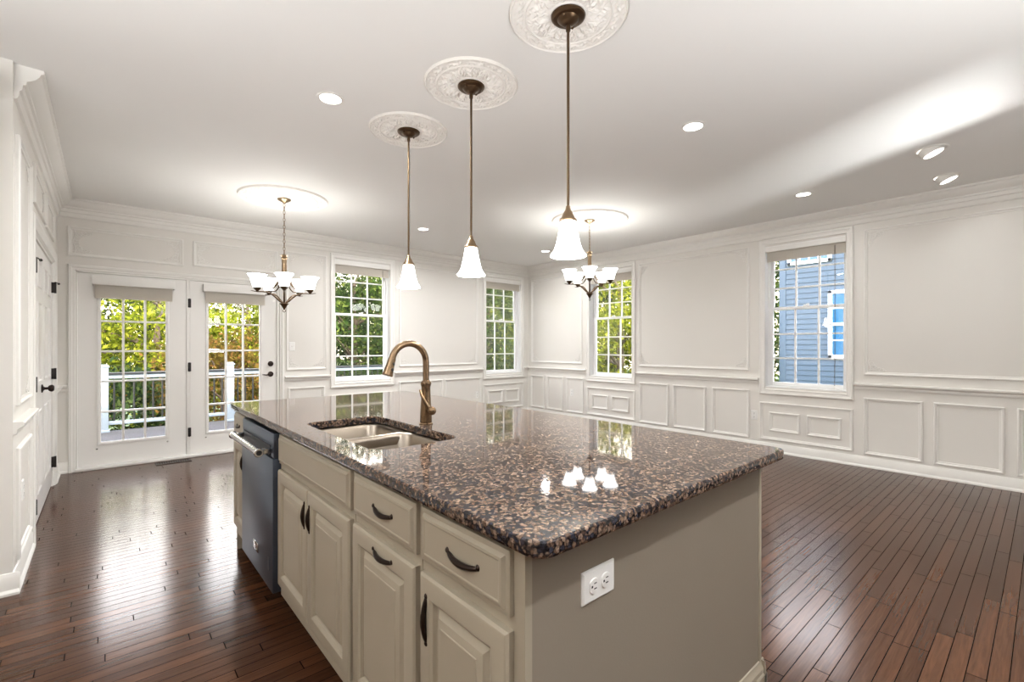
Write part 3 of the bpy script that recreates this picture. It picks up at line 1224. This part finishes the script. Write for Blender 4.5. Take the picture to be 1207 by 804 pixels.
# dishwasher
DY0, DY1 = -4.068, -3.412
t = thing('dishwasher', 'slate grey dishwasher with chrome bar handle in the island', 'dishwasher', (XF + .3, (DY0 + DY1) / 2, 0))
G().box(XF + .02, XF + .58, DY0 + .008, DY1 - .008, .105, CBZ - .012).build('tub', 'dwdark', t, smooth=False)
G().box(XF + .07, XF + .085, DY0 + .008, DY1 - .008, 0, .105).build('toe_kick', 'dwdark', t, smooth=False)
dd = G().box(XF - .034, XF + .02, DY0 + .004, DY1 - .004, .112, .742, .004).build('door', 'dw', t)
G().box(XF - .030, XF + .02, DY0 + .004, DY1 - .004, .746, .862, .004).build('control_panel', 'dw', t)
G().box(XF - .036, XF - .030, DY0 + .05, DY1 - .05, .752, .800, .002).build('handle_recess', 'dwdark', t)
g = G()
g.lathe([(.019, 0), (.021, .002), (.021, .012), (.017, .014), (.017, DY1 - DY0 - .074), (.021, DY1 - DY0 - .072), (.021, DY1 - DY0 - .062), (.019, DY1 - DY0 - .060)], (XF - .085, DY0 + .03, .775), 20, 'y')
for yy in (DY0 + .055, DY1 - .055):
    g.box(XF - .085, XF - .030, yy - .012, yy + .012, .762, .788, .004)
g.build('bar_handle', 'chrome', t, label='polished chrome bar handle')
g = G().lathe([(.012, -.0012), (.011, -.0024), (.006, -.0026), (.005, -.001)], (XF - .085, DY0 + .03, .775), 16, 'y')
g.build('end_badge', 'slot', t)
G().box(XF - .038, XF - .033, -3.80, -3.70, .215, .262, .002).build('badge', 'chrome', t, label='small chrome badge low on the door')
G().box(XF - .0355, XF - .0335, DY0 + .06, DY0 + .085, .20, .26, .001).build('energy_sticker', 'dw', t)

# counter top with sink cutout
OX0, OX1, OY0, OY1 = -5.427, -4.216, -5.846, -3.072
SX0, SX1, SY0, SY1 = -5.318, -4.968, -4.938, -4.182


def rrect(x0, x1, y0, y1, r, n=8):
    pts = []
    for cx, cy, a0 in ((x1 - r, y1 - r, 0), (x0 + r, y1 - r, 90), (x0 + r, y0 + r, 180), (x1 - r, y0 + r, 270)):
        for i in range(n + 1):
            a = R(a0 + 90 * i / n)
            pts.append((cx + r * math.cos(a), cy + r * math.sin(a)))
    return pts


def ray_hit(poly, c, ang):
    d = (math.cos(ang), math.sin(ang))
    best = None
    for i in range(len(poly)):
        ax, ay = poly[i]
        bx, by = poly[(i + 1) % len(poly)]
        ex, ey = bx - ax, by - ay
        den = d[0] * ey - d[1] * ex
        if abs(den) < 1e-12:
            continue
        t = ((ax - c[0]) * ey - (ay - c[1]) * ex) / den
        s = ((ax - c[0]) * d[1] - (ay - c[1]) * d[0]) / den
        if t > 0 and -1e-6 <= s <= 1 + 1e-6:
            best = t if best is None else min(best, t)
    return (c[0] + d[0] * best, c[1] + d[1] * best)


def offset_rrect(e, inner):
    if inner:
        return rrect(SX0 - e, SX1 + e, SY0 - e, SY1 + e, .055 + e, 8)
    return rrect(OX0 + e, OX1 - e, OY0 + e, OY1 - e, .040 - e * .9, 8)


sc_ = ((SX0 + SX1) / 2, (SY0 + SY1) / 2)
angs = set()
for poly in (offset_rrect(0, True), offset_rrect(0, False)):
    for px_, py_ in poly:
        angs.add(round(math.atan2(py_ - sc_[1], px_ - sc_[0]), 5))
for i in range(120):
    angs.add(round(-PI + 2 * PI * (i + .5) / 120, 5))
angs = sorted(angs)


def ringat(e, inner, z):
    poly = offset_rrect(e, inner)
    return [(*ray_hit(poly, sc_, a), z) for a in angs]


g = G()
g.rings([ringat(.006, True, CBZ), ringat(0, True, CBZ + .004), ringat(0, True, CT - .004), ringat(.004, True, CT),
         ringat(.005, False, CT), ringat(.001, False, CT - .003), ringat(0, False, CT - .008), ringat(0, False, CBZ + .010), ringat(.003, False, CBZ + .003), ringat(.010, False, CBZ)], wrap=True)
o = g.build('countertop', 'granite', ang=18)
tag(o, 'polished brown granite countertop on the kitchen island', 'countertop')

# undermount double sink
t = thing('kitchen_sink', 'stainless steel double bowl sink set into the granite', 'sink', (sc_[0], sc_[1], .70))
YD = -4.50


def bowl(x0, x1, y0, y1, zb, nm):
    g = G()
    rs = []
    for e, z, r in ((-.012, CBZ - .001, .06), (.002, CBZ - .003, .055), (.008, CBZ - .012, .052), (.014, zb + .05, .05), (.022, zb + .018, .05), (.045, zb + .003, .045), (.075, zb, .03)):
        rs.append([(px_, py_, z) for px_, py_ in rrect(x0 + e, x1 - e, y0 + e, y1 - e, r, 7)])
    g.rings(rs, cap1=True)
    b = g.build(nm, 'steel', t, ang=50)
    g = G().lathe([(.045, .0015), (.045, .004), (.038, .005), (.034, .002), (.010, .001), (.001, .003)], ((x0 + x1) / 2, (y0 + y1) / 2, zb), 24)
    g.build('drain', 'chrome', b)


bowl(SX0 - .004, SX1 + .004, YD + .014, SY1 + .004, .685, 'basin')
bowl(SX0 - .004, SX1 + .004, SY0 - .004, YD - .014, .705, 'basin')
g = G().box(SX0 + .004, SX1 - .004, YD - .024, YD + .024, .80, CBZ - .010, .008)
g.build('divider', 'steel', t)

# faucet
FX, FY = -4.905, -4.571
t = thing('kitchen_faucet', 'bronze gooseneck faucet with pull down sprayer behind the sink', 'faucet', (FX, FY, CT))
G().lathe([(.031, 0), (.031, .004), (.027, .008), (.0275, .012), (.026, .05), (.023, .10), (.021, .14), (.0205, .17), (.023, .180), (.0245, .186), (.0235, .192), (.019, .196), (.017, .200)], (FX, FY, CT), 28).build('body', 'faucet', t)
pts = [(FX, FY, CT + .19), (FX, FY, CT + .24)]
rr_ = .085
for i in range(0, 17):
    a = R(0 + 168 * i / 16)
    pts.append((FX - rr_ + rr_ * math.cos(a), FY, CT + .284 + rr_ * math.sin(a)))
lx, _, lz = pts[-1]
G().tube(pts, .0145, 16).build('spout', 'faucet', t)
dv = Vector((pts[-1][0] - pts[-2][0], 0, pts[-1][2] - pts[-2][2])).normalized()
e = Vector((lx, FY, lz))
hp = [e - dv * .004, e + dv * .004, e + dv * .025, e + dv * .058, e + dv * .072, e + dv * .076]
G().tube(hp, [.0155, .0165, .0175, .0215, .0235, .021], 18).build('spray_head', 'faucet', t)
side = Vector((0, -1, 0))
nrm = dv.cross(side).normalized()
if nrm.x < 0:
    nrm = -nrm
g = G()
for k_, r_ in ((.022, .0085), (.048, .0115)):
    c = e + dv * k_ + (side * .92 + nrm * .38).normalized() * .0155
    g.ball(tuple(c), r_, .7, .7, 1.0, 12)
g.build('spray_button', 'rubber', t, label='black spray buttons')
g = G().tube([(FX, FY - .012, CT + .072), (FX, FY - .030, CT + .068), (FX, FY - .048, CT + .066), (FX, FY - .056, CT + .066)], [.014, .013, .015, .013], 14)
g.ball((FX, FY - .052, CT + .066), .0195, n=16)
g.tube([(FX - .004, FY - .036, CT + .070), (FX - .016, FY - .030, CT + .095), (FX - .030, FY - .012, CT + .135), (FX - .034, FY - .004, CT + .160)], [.010, .009, .0065, .004], 10)
g.build('lever', 'faucet', t)


# ------------------------------------------------------------------ ceiling medallions
def medallion(cx, cy, rad, label, bold=1.0):
    g = G()
    NR, NA = 60, 300
    rs = []
    for i in range(NR):
        q = .12 + .88 * i / (NR - 1)
        ring = []
        for j in range(NA):
            a = 2 * PI * j / NA
            h = .005
            h += .007 * math.exp(-((q - .972) / .014) ** 2) + .006 * math.exp(-((q - .735) / .016) ** 2) + .005 * math.exp(-((q - .30) / .02) ** 2)
            # outer band of small scrolls
            if .75 < q < .955:
                w = math.sin((q - .75) / .205 * PI) ** .7
                h += .0105 * w * (.5 + .5 * math.sin(24 * a + 3.0 * math.sin(12 * a + 26 * q))) * (.55 + .45 * math.sin(70 * q + 2.5 * math.sin(24 * a)))
            # acanthus leaves
            if .33 < q < .72:
                w = math.sin((q - .33) / .39 * PI) ** .8
                pet = abs(math.cos(8 * a + 1.6 * math.sin(11 * q)))
                h += bold * .0125 * w * (.35 + .65 * pet) * (.5 + .5 * math.sin(52 * q + 4 * math.sin(16 * a) + 1.3 * math.cos(40 * a)))
            if q > .985:
                h = .004 * (1 - q) / .015
            ring.append((cx + rad * q * math.cos(a), cy + rad * q * math.sin(a), H - h * rad / .26 * (.8 if rad > .3 else 1)))
        rs.append(ring)
    g.rings(rs)
    rs = [[(cx + rad * math.cos(2 * PI * j / NA), cy + rad * math.sin(2 * PI * j / NA), H - hh) for j in range(NA)] for hh in (.0, .004)]
    g.rings(rs)
    g.lathe([(rad * .12, -.006), (.001, -.006)], (cx, cy, H), 36, cap0=False)
    return tag(g.build('ceiling_medallion', 'plaster', ang=60), label, 'ceiling medallion', 'ornate plaster ceiling medallions')


# ------------------------------------------------------------------ pendants over the island
PEND = [(-4.455, -3.582), (-4.462, -4.313), (-4.470, -5.050)]
for (px_, py_), w in zip(PEND, ('farthest pendant, nearest the glass doors', 'middle pendant of the three', 'nearest pendant, cut by the top edge')):
    medallion(px_, py_, .262, 'ornate white ceiling medallion of the ' + w)


def point(name, loc, power, color, r=.02):
    d = bpy.data.lights.new(name, 'POINT')
    d.energy = power
    d.color = color
    d.shadow_soft_size = r
    o = bpy.data.objects.new(name, d)
    COL.objects.link(o)
    o.location = loc
    return o


def make_pendant():
    t = thing('pendant_light', 'x', 'pendant lamp', (0, 0, 0), 'pendant lamps over the island')
    zc = -.010
    G().lathe([(.001, zc - .036), (.020, zc - .035), (.034, zc - .028), (.044, zc - .019), (.048, zc - .014), (.062, zc - .013), (.068, zc - .011), (.074, zc - .006), (.075, zc), (.001, zc)], (0, 0, 0), 36).build('canopy', 'fixture', t)
    for a in (R(200), R(20)):
        G().lathe([(.007, 0), (.007, -.008), (.004, -.012), (.001, -.013)], (.05 * math.cos(a), .05 * math.sin(a), zc - .013), 12).build('canopy_screw', 'fixture', t)
    g = G().tube([(0, 0, zc - .038), (0, 0, -.86)], .0062, 12)
    g.lathe([(.010, -.075), (.011, -.06), (.009, -.048)], (0, 0, 0), 16)
    g.build('rod', 'fixture', t)
    G().lathe([(.006, -.845), (.010, -.850), (.013, -.866), (.022, -.880), (.030, -.898), (.038, -.908), (.039, -.914), (.034, -.918), (.001, -.918)], (0, 0, 0), 28).build('shade_cup', 'brass', t)
    out = [(.033, -.914), (.035, -.925), (.040, -.955), (.047, -.99), (.054, -1.02), (.062, -1.042), (.074, -1.060), (.080, -1.068)]
    inn = [(r - .004, z) for r, z in reversed(out)]
    G().lathe(out + [(.078, -1.071)] + inn, (0, 0, 0), 40, cap0=False, cap1=False).build('lamp_shade', 'shade_glow', t)
    G().lathe([(.001, -.918), (.014, -.922), (.014, -.94), (.026, -.965), (.030, -.985), (.024, -1.005), (.001, -1.014)], (0, 0, 0), 20).build('bulb', 'bulb', t)
    return t


p0 = make_pendant()
for i, ((px_, py_), lab) in enumerate(zip(PEND, ('bronze rod pendant with white bell shade, farthest from the camera', 'bronze rod pendant with white bell shade, middle of the three', 'bronze rod pendant with white bell shade, nearest the camera and largest in view'))):
    o = p0 if i == 0 else tree_copy(p0)
    o.location = (px_, py_, H)
    o['label'] = lab
    point('pendant_bulb_light', (px_, py_, H - 1.075), LAMP['pendant'], (1, .94, .86), .03)


# ------------------------------------------------------------------ chandeliers
def chandelier(cx, cy, ztop, label, med_r, med_label):
    """ztop = height of the column top; the rest hangs below it"""
    medallion(cx, cy, med_r, med_label, .5)
    t = thing('chandelier', label, 'chandelier', (cx, cy, H), 'five arm chandeliers')
    c = (cx, cy, 0)
    G().lathe([(.001, H - .052), (.010, H - .050), (.018, H - .040), (.040, H - .030), (.060, H - .018), (.062, H - .009), (.001, H - .009)], c, 32).build('canopy', 'brass', t)
    # chain of oval links
    g = G()
    n = max(4, int(round((H - .05 - ztop) / .036)))
    pitch = (H - .05 - ztop) / n
    for i in range(n):
        zc = ztop + (i + .5) * pitch
        pts = []
        for k in range(14):
            a = 2 * PI * k / 14
            w, h = .0085 * math.cos(a), (pitch * .5 + .003) * math.sin(a)
            pts.append((cx + (w if i % 2 else 0), cy + (0 if i % 2 else w), zc + h))
        g.tube(pts, .0028, 6, closed=True)
    g.build('chain', 'brass', t)
    z = ztop
    G().lathe([(.001, z + .004), (.010, z + .002), (.012, z - .006), (.034, z - .012), (.036, z - .018), (.020, z - .026), (.030, z - .040), (.031, z - .046), (.024, z - .052), (.0225, z - .056),
               (.0235, z - .075), (.0215, z - .095), (.0235, z - .115), (.0235, z - .185), (.026, z - .195), (.020, z - .205), (.010, z - .212), (.010, z - .490), (.001, z - .491)], c, 28).build('column', 'brass', t)
    zh = z - .490
    G().lathe([(.008, zh + .008), (.040, zh), (.042, zh - .006), (.030, zh - .018), (.014, zh - .045), (.006, zh - .060), (.001, zh - .062)], c, 24).build('hub', 'fixture', t)
    g = G()
    g.tube([(cx + .013 * math.cos(2 * PI * k / 16), cy, zh - .073 + .013 * math.sin(2 * PI * k / 16)) for k in range(16)], .003, 8, closed=True)
    g.build('finial_ring', 'fixture', t)
    a0 = math.atan2(CAM[1] - cy, CAM[0] - cx)
    zs = z - .330            # cup level
    for k in range(5):
        a = a0 + k * 2 * PI / 5
        ca, sa = math.cos(a), math.sin(a)
        P = lambda r, zz: (cx + r * ca, cy + r * sa, zz)
        g = G()
        low = [(.012, zh + .004), (.045, zh + .022), (.080, zh + .055), (.115, zh + .082), (.150, zh + .098), (.195, zh + .103), (.245, zh + .098), (.300, zh + .104)]
        g.tube([P(r, q) for r, q in low], [.008, .008, .0075, .007, .007, .006, .005, .0025], 8)
        up = [(.018, z - .205), (.030, z - .235), (.048, z - .275), (.075, z - .315), (.105, z - .345), (.135, z - .360), (.165, z - .362), (.185, z - .353)]
        g.tube([P(r, q) for r, q in up], [.004, .006, .0065, .0065, .0065, .0065, .006, .004], 8)
        arm = g.build('arm', 'fixture', t)
        q = zh + .103
        cc = P(.245, 0)
        G().lathe([(.004, q - .008), (.010, q - .004), (.012, q + .004), (.026, q + .018), (.036, q + .030), (.037, q + .036), (.001, q + .036)], cc, 20).build('shade_cup', 'fixture', arm)
        out = [(.034, q + .034), (.040, q + .046), (.047, q + .072), (.055, q + .102), (.064, q + .130), (.077, q + .152), (.086, q + .160)]
        inn = [(r - .004, zz + .001) for r, zz in reversed(out)]
        G().lathe([(.001, q + .0345)] + out + inn + [(.001, q + .039)], cc, 32).build('lamp_shade', 'bowl_glow', arm)
        G().lathe([(.012, q + .038), (.012, q + .052), (.020, q + .070), (.022, q + .085), (.016, q + .100), (.001, q + .106)], cc, 14).build('bulb', 'bulb', arm)
        point('chandelier_bulb_light', (cc[0], cc[1], q + .142), LAMP['chand'] / 5 * 1.6, (1, .985, .96), .03)
    return t


chandelier(-4.669, -1.445, 2.185, 'five shade bronze chandelier hanging in front of the glass doors', .41, 'wide white ceiling medallion above the chandelier by the glass doors')
chandelier(-1.762, -2.938, 2.375, 'five shade bronze chandelier hanging before the right wall windows', .44, 'wide white ceiling medallion above the chandelier near the right wall')

# ------------------------------------------------------------------ recessed ceiling lights
REC = [(-5.007, -3.65, 'recessed ceiling light left of the pendants'), (-3.05, -4.885, 'recessed ceiling light right of the nearest pendant'),
       (-2.998, -1.284, 'recessed ceiling light beside the far end of the pendant row'), (-.865, -1.324, 'recessed ceiling light by the far corner'),
       (-.916, -4.887, 'recessed ceiling light near the crown by the blue house window'),
       (-5.0, -6.95, 'recessed ceiling light behind the camera'), (-7.4, -5.2, 'recessed ceiling light over the kitchen side'), (-3.05, -6.95, 'recessed ceiling light outside the frame on the right')]


def make_recessed():
    t = thing('recessed_light', 'x', 'recessed light', (0, 0, 0), 'recessed ceiling lights')
    G().lathe([(.078, 0), (.078, -.003), (.066, -.006), (.060, -.004), (.060, 0)], (0, 0, 0), 36, cap0=False, cap1=False).build('trim_ring', 'trim', t)
    G().lathe([(.061, -.002), (.050, -.0045), (.001, -.005)], (0, 0, 0), 32, cap0=False).build('lens', 'lens_glow', t)
    return t


def disk_light(name, loc, power, direction=(0, 0, -1), spread=170):
    d = bpy.data.lights.new(name, 'AREA')
    d.shape = 'DISK'
    d.size = .11
    d.energy = power
    d.color = (1, 1, 1)
    d.spread = R(spread)
    o = bpy.data.objects.new(name, d)
    COL.objects.link(o)
    o.location = loc
    o.rotation_euler = Vector(direction).to_track_quat('-Z', 'Y').to_euler()
    return o


r0 = make_recessed()
for i, (x, y, lab) in enumerate(REC):
    o = r0 if i == 0 else tree_copy(r0)
    o.location = (x, y, H)
    o['label'] = lab
    disk_light('recessed_lamp_beam', (x, y, H - .008), LAMP['recess'] * (.4 if x > -1.2 and y < -4 else 1.1 if x > -1.2 else 2.4 if y > -4 else .4 if y > -6 and x > -4 else 1.7 if y < -6 and -6 < x < -4 else .5))

# two gimbal lights tilted towards the right wall
for x, y, lab in ((-1.362, -5.872, 'tilted eyeball ceiling light farther from the right wall'), (-.516, -5.867, 'tilted eyeball ceiling light closest to the right wall crown')):
    t = thing('eyeball_light', lab, 'recessed light', (x, y, H), 'tilted eyeball ceiling lights')
    G().lathe([(.100, 0), (.100, -.003), (.086, -.007), (.080, -.004), (.080, 0)], (x, y, H), 36, cap0=False, cap1=False).build('trim_ring', 'trim', t)
    tilt = Vector((.03, -.36, -.93)).normalized()
    q = Vector((0, 0, -1)).rotation_difference(tilt).to_matrix().to_4x4()
    mtx = Matrix.Translation((x, y, H - .004)) @ q
    g = G().lathe([(.074, .02), (.074, -.004), (.070, -.030), (.062, -.036), (.058, -.030)], (0, 0, 0), 32, cap0=False, cap1=False)
    g.build('eyeball', 'trim', t, mtx=mtx)
    G().lathe([(.059, -.031), (.04, -.034), (.001, -.035)], (0, 0, 0), 28, cap0=False).build('lens', 'lens_glow', t, mtx=mtx)
    loc = Vector((x, y, H - .004)) + tilt * .040
    disk_light('eyeball_lamp_beam', loc, LAMP['recess'] * .1, tilt, 130)

# ------------------------------------------------------------------ corner of a kitchen wall cabinet at the left edge
t = thing('wall_cabinet', 'cream kitchen wall cabinet whose cornice tip shows at the left edge', 'cabinet', (-6.75, YK - .15, 1.4))
G().box(-7.1, -6.47, YK - .30, YK - .001, 1.45, 2.42, .002).build('body', 'cream', t)
G().frame(-7.09, -6.48, 1.46, 2.41, DOORP, lambda u, v, h: (u, YK - .30 - h, v), fill=True).build('door', 'cream', t, ang=22)
g = G()
crp = [(0, 2.42), (.012, 2.425), (.018, 2.445), (.036, 2.470), (.046, 2.478), (.046, 2.495), (0, 2.495)]
rs = []
for (x, y, dx, dy) in ((-6.47, YK - .001, 1, 0), (-6.47, YK - .30, 1, -1), (-7.1, YK - .30, -1, -1), (-7.1, YK - .001, -1, 0)):
    rs.append([(x + dx * h, y + dy * h, z) for h, z in crp])
g.rings(rs, cap0=True, cap1=True)
g.build('cornice', 'cream', t, ang=25)

# ------------------------------------------------------------------ outside: deck, railing
struct(G().box(-9.0, 1.2, .18, 3.36, -.14, -.08).build('floor_deck', 'deck', smooth=False))
RY = 3.22
t = thing('deck_railing', 'white deck railing with black balusters beyond the glass doors', 'railing', (-4.0, RY, -.08))
PX = [-7.74, -6.03, -4.32, -2.61, -.90, .81]
for x in PX:
    g = G().box(x - .055, x + .055, RY - .055, RY + .055, -.08, .93, .004)
    g.box(x - .07, x + .07, RY - .07, RY + .07, -.08, -.04, .004)
    g.box(x - .068, x + .068, RY - .068, RY + .068, .93, .955, .006)
    g.box(x - .05, x + .05, RY - .05, RY + .05, .955, .975, .010)
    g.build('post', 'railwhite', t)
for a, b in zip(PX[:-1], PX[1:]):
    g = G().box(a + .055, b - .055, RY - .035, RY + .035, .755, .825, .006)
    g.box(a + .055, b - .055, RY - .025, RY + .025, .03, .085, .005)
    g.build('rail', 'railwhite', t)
    G().box(a + .055, b - .055, RY - .065, RY + .065, .825, .850, .004).build('cap_board', 'baluster', t)
    n = 14
    for i in range(1, n):
        x = a + (b - a) * i / n
        G().tube([(x, RY, .08), (x, RY, .76)], .0125, 8).build('baluster', 'baluster', t)

# ground
g = G().box(-40, 40, -30, 60, -1.9, -1.5)
struct(g.build('ground', 'lawn', smooth=False))

# ------------------------------------------------------------------ neighbouring house
HX = 5.5
HY0 = -2.45
t = thing('neighbor_house', 'blue lap sided house seen through the right window', 'house', (HX + 3, HY0 - 4, -1.5))
g = G()
LAP = .112
rs = []
z = -1.5
prof = []
while z < 3.9:
    prof.append((HX - .016, z))
    prof.append((HX - .001, z + LAP - .001))
    z += LAP
for y in (HY0 - .10, HY0 - 9):
    rs.append([(x, y, zz) for x, zz in prof])
g.rings(rs, close=False)
g.box(HX, HX + 7, HY0 - 9, HY0 - .02, -1.5, 3.9)
g.build('siding', 'siding', t, smooth=False)
G().box(HX - .03, HX + .12, HY0 - .13, HY0, -1.5, 3.9, .004).build('corner_board', 'siding', t)
g = G().box(HX - .35, HX + 7.35, HY0 - 9.3, HY0 + .3, 3.9, 4.02)
g.rings([[(HX - .35, yy, 4.02), (HX + 3.5, yy, 5.1), (HX + 7.35, yy, 4.02)] for yy in (HY0 - 9.3, HY0 + .3)], cap0=True, cap1=True)
g.build('roof', 'roof', t, smooth=False)


def house_window(y0, y1, z0, z1, cols, rows):
    g = G()
    w = .07
    x0, x1 = HX - .05, HX - .002
    g.box(x0, x1, y0, y0 + w, z0, z1, .003)
    g.box(x0, x1, y1 - w, y1, z0, z1, .003)
    g.box(x0, x1, y0, y1, z0, z0 + w, .003)
    g.box(x0, x1, y0, y1, z1 - w, z1, .003)
    zm = (z0 + z1) / 2
    g.box(x0, x1, y0, y1, zm - .03, zm + .03, .003)
    f = g.build('window', 'housetrim', t)
    g = G()
    for i in range(1, cols):
        yy = y0 + w + (y1 - y0 - 2 * w) * i / cols
        g.box(HX - .035, HX - .02, yy - .011, yy + .011, z0 + w, z1 - w)
    for za, zb in ((z0 + w, zm - .03), (zm + .03, z1 - w)):
        for i in range(1, rows):
            zz = za + (zb - za) * i / rows
            g.box(HX - .034, HX - .021, y0 + w, y1 - w, zz - .011, zz + .011)
    g.build('muntin_grid', 'housetrim', f, smooth=False)
    G().box(HX - .024, HX - .018, y0 + w, y1 - w, z0 + w, z1 - w).build('pane', 'hglass', f, smooth=False)


house_window(-4.22, -3.40, 1.01, 2.43, 2, 2)
house_window(-3.46, -2.62, 3.05, 3.78, 4, 1)
house_window(-7.2, -6.3, 1.01, 2.43, 3, 2)

# ------------------------------------------------------------------ trees
rng = np.random.default_rng(11)


def make_tree(height, crown_z, rx, rz_, nclump, nleaf, leaf, lm, spread, seed, low=False):
    """returns (foliage mesh, trunk mesh) at the origin"""
    rg = np.random.default_rng(seed)
    cl = []
    while len(cl) < nclump:
        p = rg.uniform(-1, 1, 3)
        d = np.linalg.norm(p)
        if d < 1 and d > .25:
            cl.append(p * np.array([rx, rx, rz_]) + np.array([0, 0, crown_z]))
    cl = np.array(cl)
    per = nleaf // nclump
    cen = np.repeat(cl, per, axis=0) + rg.normal(0, spread, (per * nclump, 3)) * np.array([1, 1, .7])
    N = len(cen)
    d1 = rg.normal(0, 1, (N, 3))
    d1 /= np.linalg.norm(d1, axis=1)[:, None]
    d2 = rg.normal(0, 1, (N, 3))
    d2 -= d1 * np.sum(d1 * d2, axis=1)[:, None]
    d2 /= np.linalg.norm(d2, axis=1)[:, None]
    s = leaf * rg.uniform(.6, 1.3, N)[:, None]
    a, b = cen - d1 * s, cen + d1 * s
    c, d = cen + d2 * s * .5, cen - d2 * s * .5
    V = np.stack([a, c, b, d], axis=1).reshape(-1, 3)
    F = np.arange(4 * N).reshape(N, 4)
    me = bpy.data.meshes.new('foliage')
    me.from_pydata(V.tolist(), [], F.tolist())
    me.materials.append(M[lm])
    g = G()
    top = crown_z + rz_ * .5
    tr = height * .012 + .05
    g.tube([(0, 0, -.1), (.05, .02, crown_z * .5), (-.04, .05, crown_z), (.05, 0, top)], [tr * 1.3, tr, tr * .7, tr * .2], 9)
    for p in cl[::3]:
        z0 = max(.3, min(top, p[2] - .5 - rg.uniform(0, .8)))
        mid = (p * .55 + np.array([0, 0, z0]) * .45)
        g.tube([(0, .03, z0), (mid[0], mid[1], mid[2] + .1), tuple(p)], [tr * .42, tr * .25, tr * .08], 6)
    bm = g.bm
    mt = bpy.data.meshes.new('trunk')
    bm.to_mesh(mt)
    bm.free()
    mt.materials.append(M['bark'])
    return me, mt


KIND = {
    'yellow': make_tree(8, 3.8, 2.2, 2.9, 60, 10500, .085, 'leaf_yellow', .36, 1),
    'green': make_tree(8, 4.2, 2.2, 3.3, 60, 10500, .085, 'leaf_green', .38, 2),
    'dark': make_tree(8, 3.4, 2.0, 3.0, 60, 11000, .080, 'leaf_dark', .36, 3),
    'bush': make_tree(3, 1.4, 1.7, 1.3, 40, 7000, .070, 'leaf_dark', .30, 4),
    'rust': make_tree(5, 2.6, 1.5, 1.9, 34, 5000, .080, 'leaf_rust', .32, 5),
}
TREES = [
    ('yellow', -5.0, 8.4, .76, 'bright yellow green tree beyond the railing, right side of the left glass door'),
    ('green', -7.2, 10.8, .80, 'mid green tree beyond the railing, left side of the left glass door'),
    ('yellow', -2.6, 10.2, .82, 'yellow green tree beyond the railing in the right glass door'),
    ('rust', -4.0, 5.9, .72, 'small rusty leaved tree just past the railing in the right glass door'),
    ('dark', -4.9, 14.6, .95, 'dark tree farther back behind the yellow green tree'),
    ('bush', -6.4, 5.9, .85, 'dark bush below the railing in the left glass door'),
    ('green', -.3, 7.4, .78, 'leafy green tree filling the back window nearest the glass doors'),
    ('dark', 2.4, 11.5, .95, 'dark tree farther back in the back window nearest the glass doors'),
    ('dark', .2, 11.0, .9, 'dark tree behind the leafy green tree in the near back window'),
    ('bush', -1.5, 5.3, .8, 'dark bush under the railing in the near back window'),
    ('green', 4.1, 6.4, .84, 'leafy green tree filling the back window by the corner'),
    ('yellow', 7.6, 10.2, .95, 'yellow green tree farther back in the window by the corner'),
    ('yellow', 5.6, 2.0, .84, 'sunlit yellow green tree outside the far right wall window'),
    ('dark', 10.0, 5.6, 1.0, 'dark tree farther back outside the far right wall window'),
    ('green', 14.4, 1.0, 1.2, 'green tree behind the corner of the blue house'),
    ('dark', 13.0, 15.5, 1.2, 'large dark tree far behind the back corner of the house'),
    ('green', -9.8, 15.5, 1.0, 'green tree far behind the left glass door'),
    ('green', -1.0, 16.0, 1.0, 'large green tree far behind the right glass door'),
]
for i, (k, x, y, s, lab) in enumerate(TREES):
    nm = 'bush' if k == 'bush' else 'tree'
    t = thing(nm, lab, nm, (0, 0, 0), 'trees and bushes outside')
    for part, me in zip(('foliage', 'trunk'), KIND[k]):
        o = bpy.data.objects.new(part, me)
        COL.objects.link(o)
        o.parent = t
    t.location = (x, y, -1.5)
    t.rotation_euler = (0, 0, i * 1.37)
    t.scale = (s, s, s)
